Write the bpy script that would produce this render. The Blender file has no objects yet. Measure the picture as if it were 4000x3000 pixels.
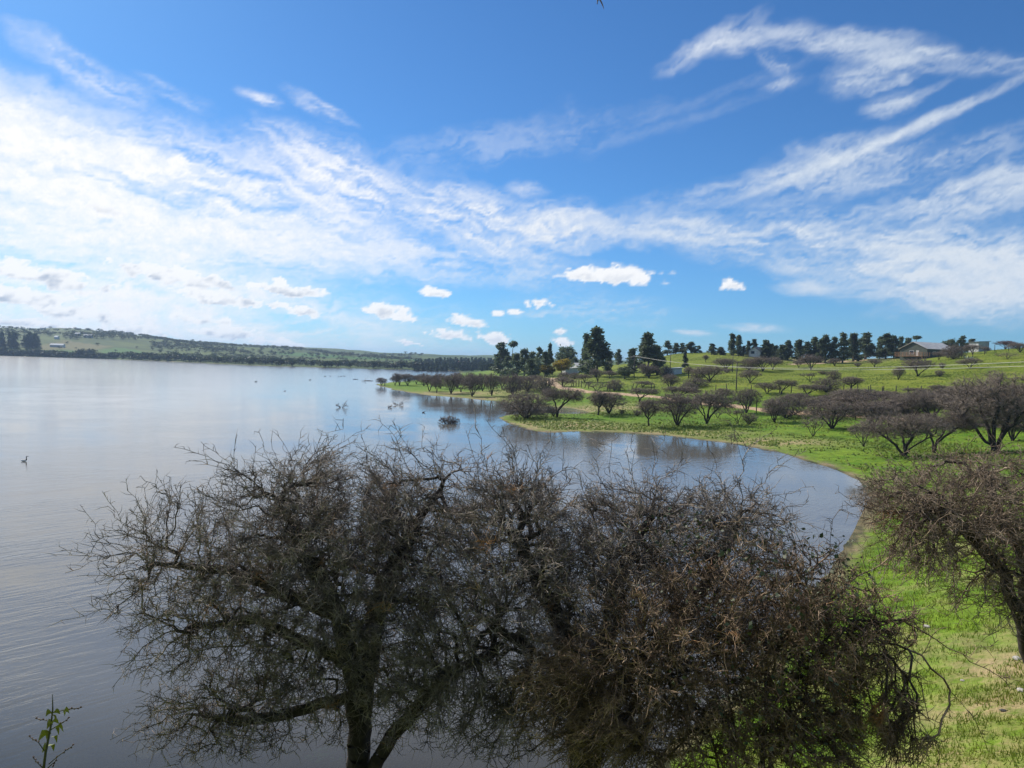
import bpy, math, random
import numpy as np
from mathutils import Matrix, Vector, kdtree

# ------------------------------------------------------------------ camera, sky, sun, exposure
scene = bpy.context.scene
COL = scene.collection
R = math.radians
FPX, CAMH = 2850.0, 8.0                      # focal length in photograph pixels, eye height over the water
PITCH, ROLL = math.atan(82 / FPX), R(1.6)
F_ = np.array([0, math.cos(PITCH), -math.sin(PITCH)])
U0 = np.array([0, math.sin(PITCH), math.cos(PITCH)]); R0 = np.array([1.0, 0, 0])
UP_ = math.cos(ROLL) * U0 - math.sin(ROLL) * R0
RT_ = math.cos(ROLL) * R0 + math.sin(ROLL) * U0
cam_d = bpy.data.cameras.new('camera')
cam_d.sensor_width = 36.0; cam_d.lens = 36.0 * FPX / 4000.0
cam_d.clip_start = 0.1; cam_d.clip_end = 20000
cam = bpy.data.objects.new('camera', cam_d); COL.objects.link(cam)
m = Matrix.Identity(4)
for i in range(3):
    m[i][0], m[i][1], m[i][2] = RT_[i], UP_[i], -F_[i]
m[2][3] = CAMH
cam.matrix_world = m
scene.camera = cam

SUN_AZ, SUN_EL = -43.0, 37.0                 # degrees, azimuth from +Y towards +X
sun_d = bpy.data.lights.new('sun', 'SUN'); sun_d.energy = 4.6; sun_d.angle = R(0.6); sun_d.color = (1.0, 0.94, 0.85)
sun = bpy.data.objects.new('sun', sun_d); COL.objects.link(sun)
sdir = Vector((math.sin(R(SUN_AZ)) * math.cos(R(SUN_EL)), math.cos(R(SUN_AZ)) * math.cos(R(SUN_EL)), math.sin(R(SUN_EL))))
sun.rotation_euler = sdir.to_track_quat('Z', 'Y').to_euler(); sun.location = (-60, 40, 80)

vs = scene.view_settings
vs.view_transform = 'Standard'; vs.look = 'None'; vs.gamma = 1.0; vs.use_curve_mapping = False
vs.exposure = 0.30
scene.cycles.max_bounces = 8; scene.cycles.transparent_max_bounces = 8
scene.cycles.volume_bounces = 0; scene.cycles.sample_clamp_indirect = 6.0

def raydir(px, py):
    v = F_ + (px - 2000) / FPX * RT_ + (1500 - py) / FPX * UP_
    return v / np.linalg.norm(v)
def azel(px, py):
    v = raydir(px, py)
    return math.degrees(math.atan2(v[0], v[1])), math.degrees(math.asin(v[2]))

class NT:
    """small node-tree helper"""
    def __init__(s, tree):
        s.t = tree; s.n = tree.nodes; s.l = tree.links
    def new(s, typ, **kw):
        nd = s.n.new(typ)
        for k, v in kw.items():
            setattr(nd, k, v)
        return nd
    def put(s, sock, v):
        if isinstance(v, bpy.types.NodeSocket): s.l.new(v, sock)
        elif v is not None: sock.default_value = v
    def math(s, op, a, b=None, c=None, clamp=False):
        nd = s.new('ShaderNodeMath', operation=op, use_clamp=clamp)
        for k, v in enumerate((a, b, c)):
            s.put(nd.inputs[k], v)
        return nd.outputs[0]
    def vmath(s, op, a, b=None, out=0):
        nd = s.new('ShaderNodeVectorMath', operation=op)
        s.put(nd.inputs[0], a); s.put(nd.inputs[1], b)
        return nd.outputs[out]
    def scale(s, a, f):
        nd = s.new('ShaderNodeVectorMath', operation='SCALE'); s.put(nd.inputs[0], a); s.put(nd.inputs[3], f)
        return nd.outputs[0]
    def rng(s, v, a, b, c=0.0, d=1.0, smooth=True):
        nd = s.new('ShaderNodeMapRange', interpolation_type='SMOOTHSTEP' if smooth else 'LINEAR')
        for k, x in zip((0, 1, 2, 3, 4), (v, a, b, c, d)):
            s.put(nd.inputs[k], x)
        return nd.outputs[0]
    def mapping(s, v, loc=(0, 0, 0), rot=(0, 0, 0), sc=(1, 1, 1), typ='POINT'):
        nd = s.new('ShaderNodeMapping', vector_type=typ); s.put(nd.inputs[0], v)
        nd.inputs[1].default_value = loc; nd.inputs[2].default_value = rot; nd.inputs[3].default_value = sc
        return nd.outputs[0]
    def noise(s, v, sc, det=4.0, rough=0.55, dist=0.0, dim='3D', out=0):
        nd = s.new('ShaderNodeTexNoise', noise_dimensions=dim)
        s.put(nd.inputs['Vector'], v); nd.inputs['Scale'].default_value = sc; nd.inputs['Detail'].default_value = det
        nd.inputs['Roughness'].default_value = rough; nd.inputs['Distortion'].default_value = dist
        return nd.outputs[out]
    def mix(s, f, a, b, blend='MIX'):
        nd = s.new('ShaderNodeMix', data_type='RGBA', blend_type=blend)
        s.put(nd.inputs[0], f); s.put(nd.inputs[6], a if isinstance(a, bpy.types.NodeSocket) else (*a, 1.0))
        s.put(nd.inputs[7], b if isinstance(b, bpy.types.NodeSocket) else (*b, 1.0))
        return nd.outputs[2]

# ---- world: Nishita sky; the clouds of the photograph are listed here and built below
CIRRUS = [  # x, y, half length, half thickness, slope in degrees, strength (photograph scale)
 (350,700,850,230,-8,.85),(0,500,480,160,-14,.85),(100,760,600,230,0,.7),(300,860,900,120,-3,.6),(900,780,600,200,-10,.95),(1300,700,350,130,-20,.95),(600,900,1000,150,-3,.75),
 (1500,970,950,85,-4,.7),(1850,860,420,110,-15,1.0),(2150,900,300,95,5,.95),(2600,900,450,62,-3,.75),(3200,950,700,115,-6,1.0),
 (3700,1060,560,135,-5,1.1),(3900,1150,470,90,0,1.1),(3800,760,460,95,15,.8),(3250,640,350,90,15,.75),(3600,640,360,60,12,.65),
 (3480,530,640,17,21,.75),(3750,430,200,12,22,.5),(2900,720,520,45,12,.45),(2780,170,220,40,25,.55),(2900,160,260,34,10,.5),(3150,140,260,36,-5,.6),(3380,170,250,46,-10,.55),
 (3430,270,200,62,8,.7),(3720,230,330,34,-12,.6),(3480,395,110,36,5,.7),(3560,375,150,14,20,.4),(3020,225,70,34,-40,.6),(3050,320,80,22,15,.6),(2900,330,420,20,18,.12),(2750,450,500,20,16,.10),
 (1020,380,90,26,-10,.7),(1250,420,150,28,-20,.7),(330,270,230,55,-20,.55),(680,360,150,30,-15,.45),(2000,560,750,70,10,.24),
 (2220,440,90,50,30,.26),(2300,1215,370,58,0,.7),(2950,1280,140,16,-2,.85),(2710,1300,90,11,-3,.85),(3150,1120,120,26,0,.7),
 (2050,740,95,30,0,.55),(500,1190,1300,150,0,.85),(300,1050,1100,80,-2,.7),(-100,1150,900,200,0,.8),(900,1260,900,70,0,.6),(1200,1330,1000,60,0,.45)]
CUMULUS = [
 (2390,1080,200,42,-2),(2850,1115,46,24,0),(1130,1135,165,32,-5),(1170,1210,140,27,-9),(1510,1222,128,33,-5),(1830,1255,92,25,-8),
 (1765,1305,96,30,-5),(1920,1320,80,24,-5),(2100,1187,55,22,0),(1695,1140,66,20,5),(1950,1225,28,12,0),(2005,1220,34,12,0),
 (400,815,80,28,-10),(180,1085,230,46,-10),(100,1160,220,40,-5),(680,1080,250,46,-8),(850,1165,165,40,-8),(300,1225,190,32,-8),
 (760,1245,155,22,-4),(120,1265,180,26,-5),(550,1290,130,25,0),(900,1300,160,33,-5),(1100,1340,130,20,0),(2200,1335,50,22,0),
 (2195,1290,28,13,0),(1600,1335,66,16,0)]
world = bpy.data.worlds.new('World'); scene.world = world; world.use_nodes = True
def build_world():
    T = NT(world.node_tree); T.n.clear()
    out = T.new('ShaderNodeOutputWorld'); bg = T.new('ShaderNodeBackground'); T.l.new(bg.outputs[0], out.inputs[0])
    bg.inputs[1].default_value = 0.08
    sky = T.new('ShaderNodeTexSky', sky_type='NISHITA'); sky.sun_disc = False
    sky.sun_elevation = R(SUN_EL); sky.sun_rotation = R(SUN_AZ); sky.altitude = 800
    sky.air_density = 1.0; sky.dust_density = 0.55; sky.ozone_density = 4.0
    T.l.new(T.mix(1.0, sky.outputs[0], (.46, .865, 1.20), 'MULTIPLY'), bg.inputs[0])
build_world()
world.cycles.sampling_method = 'NONE'         # an even sky: reflected and scattered rays find it by themselves

# ------------------------------------------------------------------ helpers
def obj(name, me, mat=None, parent=None):
    o = bpy.data.objects.new(name, me); COL.objects.link(o)
    if mat is not None and me is not None and not me.materials: me.materials.append(mat)
    if parent is not None: o.parent = parent
    return o
def tag(o, label, cat=None, group=None, kind=None):
    if label: o['label'] = label
    if cat: o['category'] = cat
    if group: o['group'] = group
    if kind: o['kind'] = kind
    return o
def thing(name, label, cat, loc=(0, 0, 0), rz=0.0, group=None):
    o = bpy.data.objects.new(name, None); COL.objects.link(o); o.empty_display_size = 0.3
    o.location = loc; o.rotation_euler = (0, 0, rz)
    return tag(o, label, cat, group)
def fast_mesh(name, V, F, smooth=True, attrs=None):
    V = np.asarray(V, np.float32); F = np.asarray(F, np.int32); k = F.shape[1]
    me = bpy.data.meshes.new(name)
    me.vertices.add(len(V)); me.vertices.foreach_set('co', V.ravel())
    me.loops.add(F.size); me.loops.foreach_set('vertex_index', F.ravel())
    me.polygons.add(len(F)); me.polygons.foreach_set('loop_start', np.arange(0, F.size, k, dtype=np.int32))
    me.polygons.foreach_set('loop_total', np.full(len(F), k, np.int32))
    if smooth: me.polygons.foreach_set('use_smooth', np.ones(len(F), bool))
    for nm, arr in (attrs or {}).items():
        a = me.attributes.new(nm, 'FLOAT', 'POINT'); a.data.foreach_set('value', np.asarray(arr, np.float32))
    me.update(calc_edges=True)
    return me
class MB:
    """collects boxes, prisms and tubes into one mesh"""
    def __init__(s): s.v = []; s.f = []
    def add(s, vs_, fs):
        b = len(s.v); s.v += [tuple(map(float, v)) for v in vs_]; s.f += [tuple(b + i for i in f) for f in fs]; return s
    def box(s, x0, x1, y0, y1, z0, z1):
        return s.add([(x0,y0,z0),(x1,y0,z0),(x1,y1,z0),(x0,y1,z0),(x0,y0,z1),(x1,y0,z1),(x1,y1,z1),(x0,y1,z1)],
                     [(0,3,2,1),(4,5,6,7),(0,1,5,4),(1,2,6,5),(2,3,7,6),(3,0,4,7)])
    def tube(s, pts, rad, n=8, cap=True):
        pts = [Vector(p) for p in pts]; rings = []
        rr = rad if hasattr(rad, '__len__') else [rad] * len(pts)
        vv = []; ff = []
        for i, p in enumerate(pts):
            d = (pts[min(i + 1, len(pts) - 1)] - pts[max(i - 1, 0)]).normalized()
            a = d.cross(Vector((0.31, 0.2, 0.93)) if abs(d.z) < .9 else Vector((1, 0, 0))).normalized(); b = d.cross(a)
            for k in range(n):
                t = 2 * math.pi * k / n; vv.append(p + (a * math.cos(t) + b * math.sin(t)) * rr[i])
        for i in range(len(pts) - 1):
            for k in range(n):
                ff.append((i*n+k, i*n+(k+1) % n, (i+1)*n+(k+1) % n, (i+1)*n+k))
        if cap:
            ff.append(tuple(range(n))[::-1]); ff.append(tuple(range((len(pts)-1)*n, len(pts)*n)))
        return s.add(vv, ff)
    def mesh(s, name, smooth=False):
        me = bpy.data.meshes.new(name); me.from_pydata(s.v, [], s.f); me.update()
        if smooth: me.polygons.foreach_set('use_smooth', np.ones(len(me.polygons), bool))
        return me
    def build(s, name, mat, parent=None, smooth=False):
        return obj(name, s.mesh(name, smooth), mat, parent)

def principled(name):
    mt = bpy.data.materials.new(name); mt.use_nodes = True
    T = NT(mt.node_tree); return mt, T, T.n['Principled BSDF']
def simple(name, col, rough=.7, var=.25, sc=4.0, bump=0.0, metal=0.0):
    mt, T, P = principled(name)
    tc = T.new('ShaderNodeTexCoord'); n = T.noise(tc.outputs['Object'], sc, 6, .6)
    c0 = tuple(c * (1 - var) for c in col); c1 = tuple(min(1, c * (1 + var)) for c in col)
    T.l.new(T.mix(T.rng(n, .3, .7), c0, c1), P.inputs['Base Color'])
    P.inputs['Roughness'].default_value = rough; P.inputs['Metallic'].default_value = metal
    if bump:
        b = T.new('ShaderNodeBump'); b.inputs['Strength'].default_value = bump; T.l.new(n, b.inputs['Height']); T.l.new(b.outputs[0], P.inputs['Normal'])
    return mt

# ------------------------------------------------------------------ clouds: a high sheet, placed by compass direction and elevation
def _hash(ix, iy, seed):
    h = (ix.astype(np.int64) * 374761393 + iy.astype(np.int64) * 668265263 + seed * 974634777) & 0x7fffffff
    h = ((h ^ (h >> 13)) * 1274126177) & 0x7fffffff
    return ((h ^ (h >> 16)) & 0xffff) / 65535.0
def vnoise(x, y, seed):
    ix = np.floor(x); iy = np.floor(y); fx = x - ix; fy = y - iy
    fx = fx * fx * fx * (fx * (fx * 6 - 15) + 10); fy = fy * fy * fy * (fy * (fy * 6 - 15) + 10)
    a = _hash(ix, iy, seed); b = _hash(ix + 1, iy, seed); c = _hash(ix, iy + 1, seed); d = _hash(ix + 1, iy + 1, seed)
    return (a * (1 - fx) + b * fx) * (1 - fy) + (c * (1 - fx) + d * fx) * fy
def fbm(x, y, seed, octs=5, gain=.55):
    t = 0; amp = 1; tot = 0
    for k in range(octs):
        c, s_ = math.cos(.6 * k), math.sin(.6 * k)
        t = t + amp * vnoise((x * c - y * s_) * 2.03 ** k + 17.3 * k, (x * s_ + y * c) * 2.03 ** k - 9.1 * k, seed + k); tot += amp; amp *= gain
    return t / tot
def ss(a, b, v):
    t = np.clip((v - a) / (b - a), 0, 1); return t * t * (3 - 2 * t)
def build_clouds():
    az = np.concatenate([np.arange(-180, -47, 2.0), np.arange(-47, 47, .19), np.arange(47, 180, 2.0)])
    el = np.concatenate([np.arange(-.6, 31, .15), np.arange(31.4, 50, 1.0), np.arange(50, 86, 3.0)])
    A, E = np.meshgrid(az, el); u = A.ravel(); v = E.ravel()
    kdeg = math.degrees(1 / FPX)
    w1x = (fbm(u * .09, v * .14, 3, 3) - .5) * 5; w1y = (fbm(u * .09, v * .14, 13, 3) - .5) * 2.2
    w2x = (fbm(u * .55, v * .8, 23, 4) - .5) * 2.2; w2y = (fbm(u * .55, v * .8, 33, 4) - .5) * 1.3
    clear = np.ones(len(u))
    for i, (x, y, hl, ht, sl, st) in enumerate(CIRRUS):
        a, e = azel(x, y); hl = hl * kdeg; ht = ht * kdeg; sl = sl - 1.6
        c, s_ = math.cos(R(sl)), math.sin(R(sl)); q = min(1.0, ht / 3.0)
        du = u - a + w1x * q + w2x * min(1, ht / 1.2); dv = v - e + w1y * q * .6 + w2y * min(1, ht / 1.2)
        lx = du * c + dv * s_; ly = -du * s_ + dv * c
        r2 = (lx / (hl * 1.15)) ** 2 + (ly / (ht * 1.35)) ** 2
        n = np.nonzero(r2 < 1)[0]
        if not len(n): continue
        fx, fy = lx[n], ly[n]
        comb = fbm(fx * .16 + fy * .35, fy * 1.35 - fx * .08, 40 + i * 7, 6, .64)       # feathered fibres, drawn out along the band
        fine = fbm(fx * .75 + fy * .9, fy * 2.9 - fx * .5, 90 + i * 3, 5, .66)
        patch = fbm(fx * .12, fy * .4, 140 + i * 5, 3, .5)
        edge = 1 - r2[n]
        tx = ss(.36, .68, comb * .42 + fine * .33 + patch * .25 + .08 * (edge - .5))
        b = st * np.clip(edge * 1.1, 0, 1) ** 1.3 * (tx * .95 + .05)
        clear[n] *= 1 - np.clip(b, 0, .93)
    # the same thin cloud goes on outside the view
    out_ = np.maximum(ss(37, 48, np.abs(u)), ss(28, 36, v)) * ss(0, 6, v)
    ct = np.clip(1 / np.tan(np.radians(np.clip(v, 8, 89))), 0, 8); gx = ct * np.sin(np.radians(u)); gy = ct * np.cos(np.radians(u))
    oth = ss(.46, .74, fbm(gx * .9, gy * .9, 401, 5)) * .7
    cs = np.sin(np.radians(v)) * math.sin(R(SUN_EL)) + np.cos(np.radians(v)) * math.cos(R(SUN_EL)) * np.cos(np.radians(u - SUN_AZ))
    oth *= 1 - ss(math.cos(R(16)), math.cos(R(9)), cs)
    cir = 1 - clear * (1 - oth * out_)
    cir *= 1 - ss(math.cos(R(9)), math.cos(R(6)), cs)
    # heaped clouds
    cwx = (fbm(u * .9, v * 1.2, 201, 5, .6) - .5) * 1.5; cwy = (fbm(u * .9, v * 1.2, 211, 5, .6) - .5) * .9
    mm = np.full(len(u), 9.0); ly_ = np.zeros(len(u))
    for (x, y, hl, ht, sl) in CUMULUS:
        a, e = azel(x, y); hl = hl * kdeg; ht = ht * kdeg; sl = sl * .6 - 1.6
        c, s_ = math.cos(R(sl)), math.sin(R(sl)); q = min(1, ht / .7)
        du = u - a + cwx * q; dv = v - e + cwy * q
        lx = (du * c + dv * s_) / (hl * 1.12); ly = (-du * s_ + dv * c) / (ht * 1.25)
        r2 = lx ** 2 + np.where(ly < 0, ly * 1.55, ly) ** 2
        n = r2 < mm; mm = np.where(n, r2, mm); ly_ = np.where(n, ly, ly_)
    body = 1 - np.sqrt(mm) + (fbm(u * 1.3, v * 1.9, 221, 6, .62) - .5) * 1.15
    cum = ss(.04, .40, body) * .97
    grey = ss(.25, -.45, ly_ + (fbm(u * 1.1, v * 1.6, 231, 4) - .5) * 1.6) * ss(.30, .75, body)  # shaded undersides and thick cores, put into the emission colour of the heaps
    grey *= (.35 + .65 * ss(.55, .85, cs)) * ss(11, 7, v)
    sun_side = ss(.45, .9, cs)
    alpha = np.maximum(cir, cum)
    na, ne = len(az), len(el)
    i = np.arange(ne - 1)[:, None] * na; j = np.arange(na)[None]; j2 = (j + 1) % na
    F = np.stack([i + j, i + na + j, i + na + j2, i + j2], -1).reshape(-1, 4)
    F = F[alpha[F].max(1) > .004]
    used = np.unique(F); re = np.zeros(len(u), np.int64); re[used] = np.arange(len(used))
    uu, vv = np.radians(u[used]), np.radians(v[used]); RD = 9000.0
    V = np.stack([np.sin(uu) * np.cos(vv), np.cos(uu) * np.cos(vv), np.sin(vv)], -1) * RD
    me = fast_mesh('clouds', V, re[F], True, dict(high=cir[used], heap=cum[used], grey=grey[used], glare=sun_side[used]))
    mt = bpy.data.materials.new('cloud'); mt.use_nodes = True; T = NT(mt.node_tree); T.n.clear(); out = T.new('ShaderNodeOutputMaterial')
    def at(nm):
        a = T.new('ShaderNodeAttribute'); a.attribute_name = nm; return a.outputs['Fac']
    geo = T.new('ShaderNodeNewGeometry'); nz = T.noise(geo.outputs['Position'], .006, 4, .65)
    hi = T.math('MULTIPLY', at('high'), T.rng(nz, .25, .7, .82, 1.15, False)); he = at('heap')
    al = T.math('MAXIMUM', hi, he, clamp=True)
    c1 = T.mix(at('glare'), CLOUD_HI, CLOUD_SUN)
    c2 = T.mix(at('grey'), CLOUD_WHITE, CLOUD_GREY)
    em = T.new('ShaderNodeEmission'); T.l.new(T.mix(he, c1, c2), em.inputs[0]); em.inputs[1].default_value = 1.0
    tr = T.new('ShaderNodeBsdfTransparent'); mx = T.new('ShaderNodeMixShader')
    T.l.new(al, mx.inputs[0]); T.l.new(tr.outputs[0], mx.inputs[1]); T.l.new(em.outputs[0], mx.inputs[2]); T.l.new(mx.outputs[0], out.inputs[0])
    mt.cycles.emission_sampling = 'NONE'
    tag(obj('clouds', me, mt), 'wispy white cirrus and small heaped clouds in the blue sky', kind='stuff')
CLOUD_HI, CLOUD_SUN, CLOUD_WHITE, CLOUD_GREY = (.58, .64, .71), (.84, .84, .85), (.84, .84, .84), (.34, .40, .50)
build_clouds()

# ------------------------------------------------------------------ terrain
def at_z(px, py, z):
    v = raydir(px, py); t = (z - CAMH) / v[2]; return v * t + np.array([0, 0, CAMH])
def at_d(px, py, d):
    v = raydir(px, py); t = d / math.hypot(v[0], v[1]); return v * t + np.array([0, 0, CAMH])
SHORE = [(2620,3000),(2950,2700),(3230,2350),(3390,2080),(3440,1950),(3400,1880),(3250,1820),(3050,1765),(2850,1730),(2600,1700),
 (2400,1688),(2250,1685),(2150,1688),(2060,1674),(1990,1652),(1952,1632),(1985,1622),(2060,1614),(2150,1616),(2230,1616),(2305,1614),(2290,1607),
 (2230,1595),(2150,1588),(2060,1576),(1960,1568),(1900,1563),(1800,1554),(1700,1546),(1600,1533),(1540,1521),(1490,1508),(1472,1502),
 (1500,1497),(1560,1491),(1640,1484),(1720,1476),(1790,1464),(1800,1452),(1760,1448),(1700,1446),(1500,1442),(1300,1437),(1000,1428),(700,1414),
 (400,1402),(0,1390),(-400,1378),(-900,1366)]
LAKE = [at_z(x, y, 0)[:2] for x, y in SHORE]
LAKE = [(4.6, 10.1)] + [tuple(p) for p in LAKE] + [(-1500, 700), (-1500, 200), (-600, 10), (-60, 10.1)]
LAKE = np.array(LAKE)
CTRL = []
for x, y, z in [(3950,2950,1.7),(3600,2700,1.0),(3900,2400,1.5),(3600,2200,.9),(3900,2000,1.3),(3600,1900,.8),(3900,1800,1.2),(3300,1750,.7),
                (2900,1680,.55),(2600,1640,.55),(2400,1640,.5),(2200,1645,.4),(2700,1580,1.3),(3000,1600,1.4),(3300,1640,1.3),(3700,1650,1.9),
                (3950,1650,2.4),(1700,1500,.5),(1850,1530,.5),(2000,1545,.7),(1800,1490,.8),(1900,1480,1.0)]:
    CTRL.append(at_z(x, y, z))
for x, y, d in [(3600,1530,140),(3950,1530,130),(3200,1525,145),(2900,1520,150),(2650,1515,160),(2400,1500,175),(2200,1495,185),
                (3585,1471,170),(3950,1460,170),(3300,1465,190),(3000,1470,190),(2770,1490,175),(2600,1470,200),(2480,1472,205),(2330,1470,215),
                (2150,1480,205),(2000,1478,215),(3950,1362,270),(3600,1395,270),(3300,1416,265),(3120,1405,268),(3000,1396,272),(2900,1383,280),(2750,1377,295),
                (2620,1384,300),(2500,1420,290),(2400,1440,300),(2300,1442,310),(2100,1446,330),(2000,1446,360),(4300,1345,270),(4700,1330,260),(4700,1500,140),
                (0,1274,1500),(250,1288,1500),(500,1310,1450),(700,1338,1400),(1000,1365,1300),(1300,1388,1300),(1500,1398,1200),(1650,1410,1050),
                (1850,1418,950),(1950,1424,900),(0,1372,950),(500,1388,900),(1000,1412,750),(1300,1426,750),(1500,1431,720),(1750,1436,700),
                (-400,1262,1500),(-900,1255,1500),(-400,1362,950)]:
    CTRL.append(at_d(x, y, d))
for a, d, z in [(12,450,8),(20,450,10),(28,450,14),(35,450,15),(45,450,15),(15,900,12),(30,900,14),(-35,2600,44),(-20,2600,38),(0,2600,25),(20,2600,18),
                (40,2600,22),(-35,6000,30),(0,6000,20),(35,6000,20),(90,40,5),(180,40,6),(-90,40,4),(90,600,15),(180,600,12),(-90,600,10),(-90,3000,40),(90,3000,20),(180,3000,20),
                (60,60,4),(55,20,3.2)]:
    CTRL.append(np.array([d * math.sin(R(a)), d * math.cos(R(a)), z]))
CTRL = np.array(CTRL)
def feat(x, y):
    return np.stack([2.2 * np.arctan2(x, y), np.log(np.hypot(x, y) + 1.0)], -1)
def tps(d2):
    return 0.5 * d2 * np.log(d2 + 1e-9)
_f = feat(CTRL[:, 0], CTRL[:, 1]); _n = len(_f)
_A = np.zeros((_n + 3, _n + 3)); _A[:_n, :_n] = tps(((_f[:, None] - _f[None]) ** 2).sum(-1)) + np.eye(_n) * 2e-4
_A[:_n, _n] = 1; _A[:_n, _n + 1:] = _f; _A[_n, :_n] = 1; _A[_n + 1:, :_n] = _f.T
_w = np.linalg.solve(_A, np.concatenate([CTRL[:, 2], np.zeros(3)]))
def rbf(x, y):
    f = feat(x, y); res = np.empty(len(f))
    for s in range(0, len(f), 20000):
        g = f[s:s + 20000]
        res[s:s + 20000] = tps(((g[:, None] - _f[None]) ** 2).sum(-1)) @ _w[:_n] + _w[_n] + g @ _w[_n + 1:]
    return res
def lake_sd(x, y):
    """distance to the shore, positive on land"""
    best = np.full(len(x), 1e18); inside = np.zeros(len(x), bool)
    for i in range(len(LAKE)):
        ax, ay = LAKE[i]; bx, by = LAKE[(i + 1) % len(LAKE)]
        ex, ey = bx - ax, by - ay; L = ex * ex + ey * ey + 1e-12
        t = np.clip(((x - ax) * ex + (y - ay) * ey) / L, 0, 1)
        best = np.minimum(best, (x - ax - t * ex) ** 2 + (y - ay - t * ey) ** 2)
        cr = (ay > y) != (by > y)
        inside ^= cr & (x < ex * (y - ay) / (ey if abs(ey) > 1e-12 else 1e-12) + ax)
    d = np.sqrt(best)
    return np.where(inside, -d, d)
def sstep(a, b, v):
    t = np.clip((v - a) / (b - a), 0, 1); return t * t * (3 - 2 * t)
def wob(x, y, s, k):
    return np.sin(x / s + 1.3 * k) * np.cos(y / s * 1.13 + 2.1 * k) + .5 * np.sin(x / s * 2.3 + y / s * 1.7 + k)
def height(x, y):
    x = np.atleast_1d(np.asarray(x, float)); y = np.atleast_1d(np.asarray(y, float)); r = np.hypot(x, y)
    sd = lake_sd(x, y) + np.clip(r / 160, .05, 1.2) * (.6 * wob(x, y, np.clip(r / 25, .8, 6), 1) + .45 * wob(x, y, np.clip(r / 75, .5, 2.5), 6))
    zl = np.maximum(rbf(x, y), 0.3)
    W = np.clip(r * .16, 4, 26)
    land = (0.03 + 0.05 * sd) * (1 - sstep(0, W, sd)) + zl * sstep(0, W, sd)
    land = land + sstep(2, 12, sd) * (.10 * wob(x, y, 7.3, 2) + .05 * wob(x, y, 2.9, 3)) * np.clip(r / 60, .3, 1)
    land = land + sstep(700, 1100, r) * (3.5 * wob(x, y, 130, 4) + 1.5 * wob(x, y, 47, 5))
    z = np.where(sd > 0, land, np.maximum(-2.4, 0.045 * sd + 0.02))
    bank = 6.4 - 0.72 * np.maximum(y - 1.0, 0)
    near = (r < 80)
    z = np.where(near, np.maximum(z, np.minimum(bank, 6.4)), z)
    return z
def hz(x, y): return float(height(x, y)[0])
_ts = np.exp(np.linspace(math.log(6), math.log(2600), 260))
def ground(px, py, dmax=None):
    """where the sight line through a photograph pixel meets the ground"""
    for k in range(40):
        v = raydir(px, py + k * 1.0); h = math.hypot(v[0], v[1]); ux, uy, uz = v[0] / h, v[1] / h, v[2] / h
        hit = np.nonzero(CAMH + uz * _ts < np.maximum(height(ux * _ts, uy * _ts), 0.0))[0]
        if len(hit) and (dmax is None or _ts[hit[0]] < dmax):
            i = hit[0]; q = np.linspace(_ts[max(i - 1, 0)], _ts[i], 40); z = height(ux * q, uy * q)
            j = np.nonzero(CAMH + uz * q < np.maximum(z, 0.0))[0]; j = j[0] if len(j) else 39
            return np.array([ux * q[j], uy * q[j], z[j]]), q[j]
    raise RuntimeError('no ground at %d %d' % (px, py))
def project(x, y, z):
    """photograph pixel of world points"""
    d = np.stack([x, y, z - CAMH], -1); f = d @ F_
    return 2000 + FPX * (d @ RT_) / f, 1500 - FPX * (d @ UP_) / f

def in_poly(x, y, poly):
    inside = np.zeros(len(x), bool)
    for i in range(len(poly)):
        ax, ay = poly[i]; bx, by = poly[(i + 1) % len(poly)]
        cr = (ay > y) != (by > y)
        inside ^= cr & (x < (bx - ax) * (y - ay) / ((by - ay) if abs(by - ay) > 1e-12 else 1e-12) + ax)
    return inside

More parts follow.
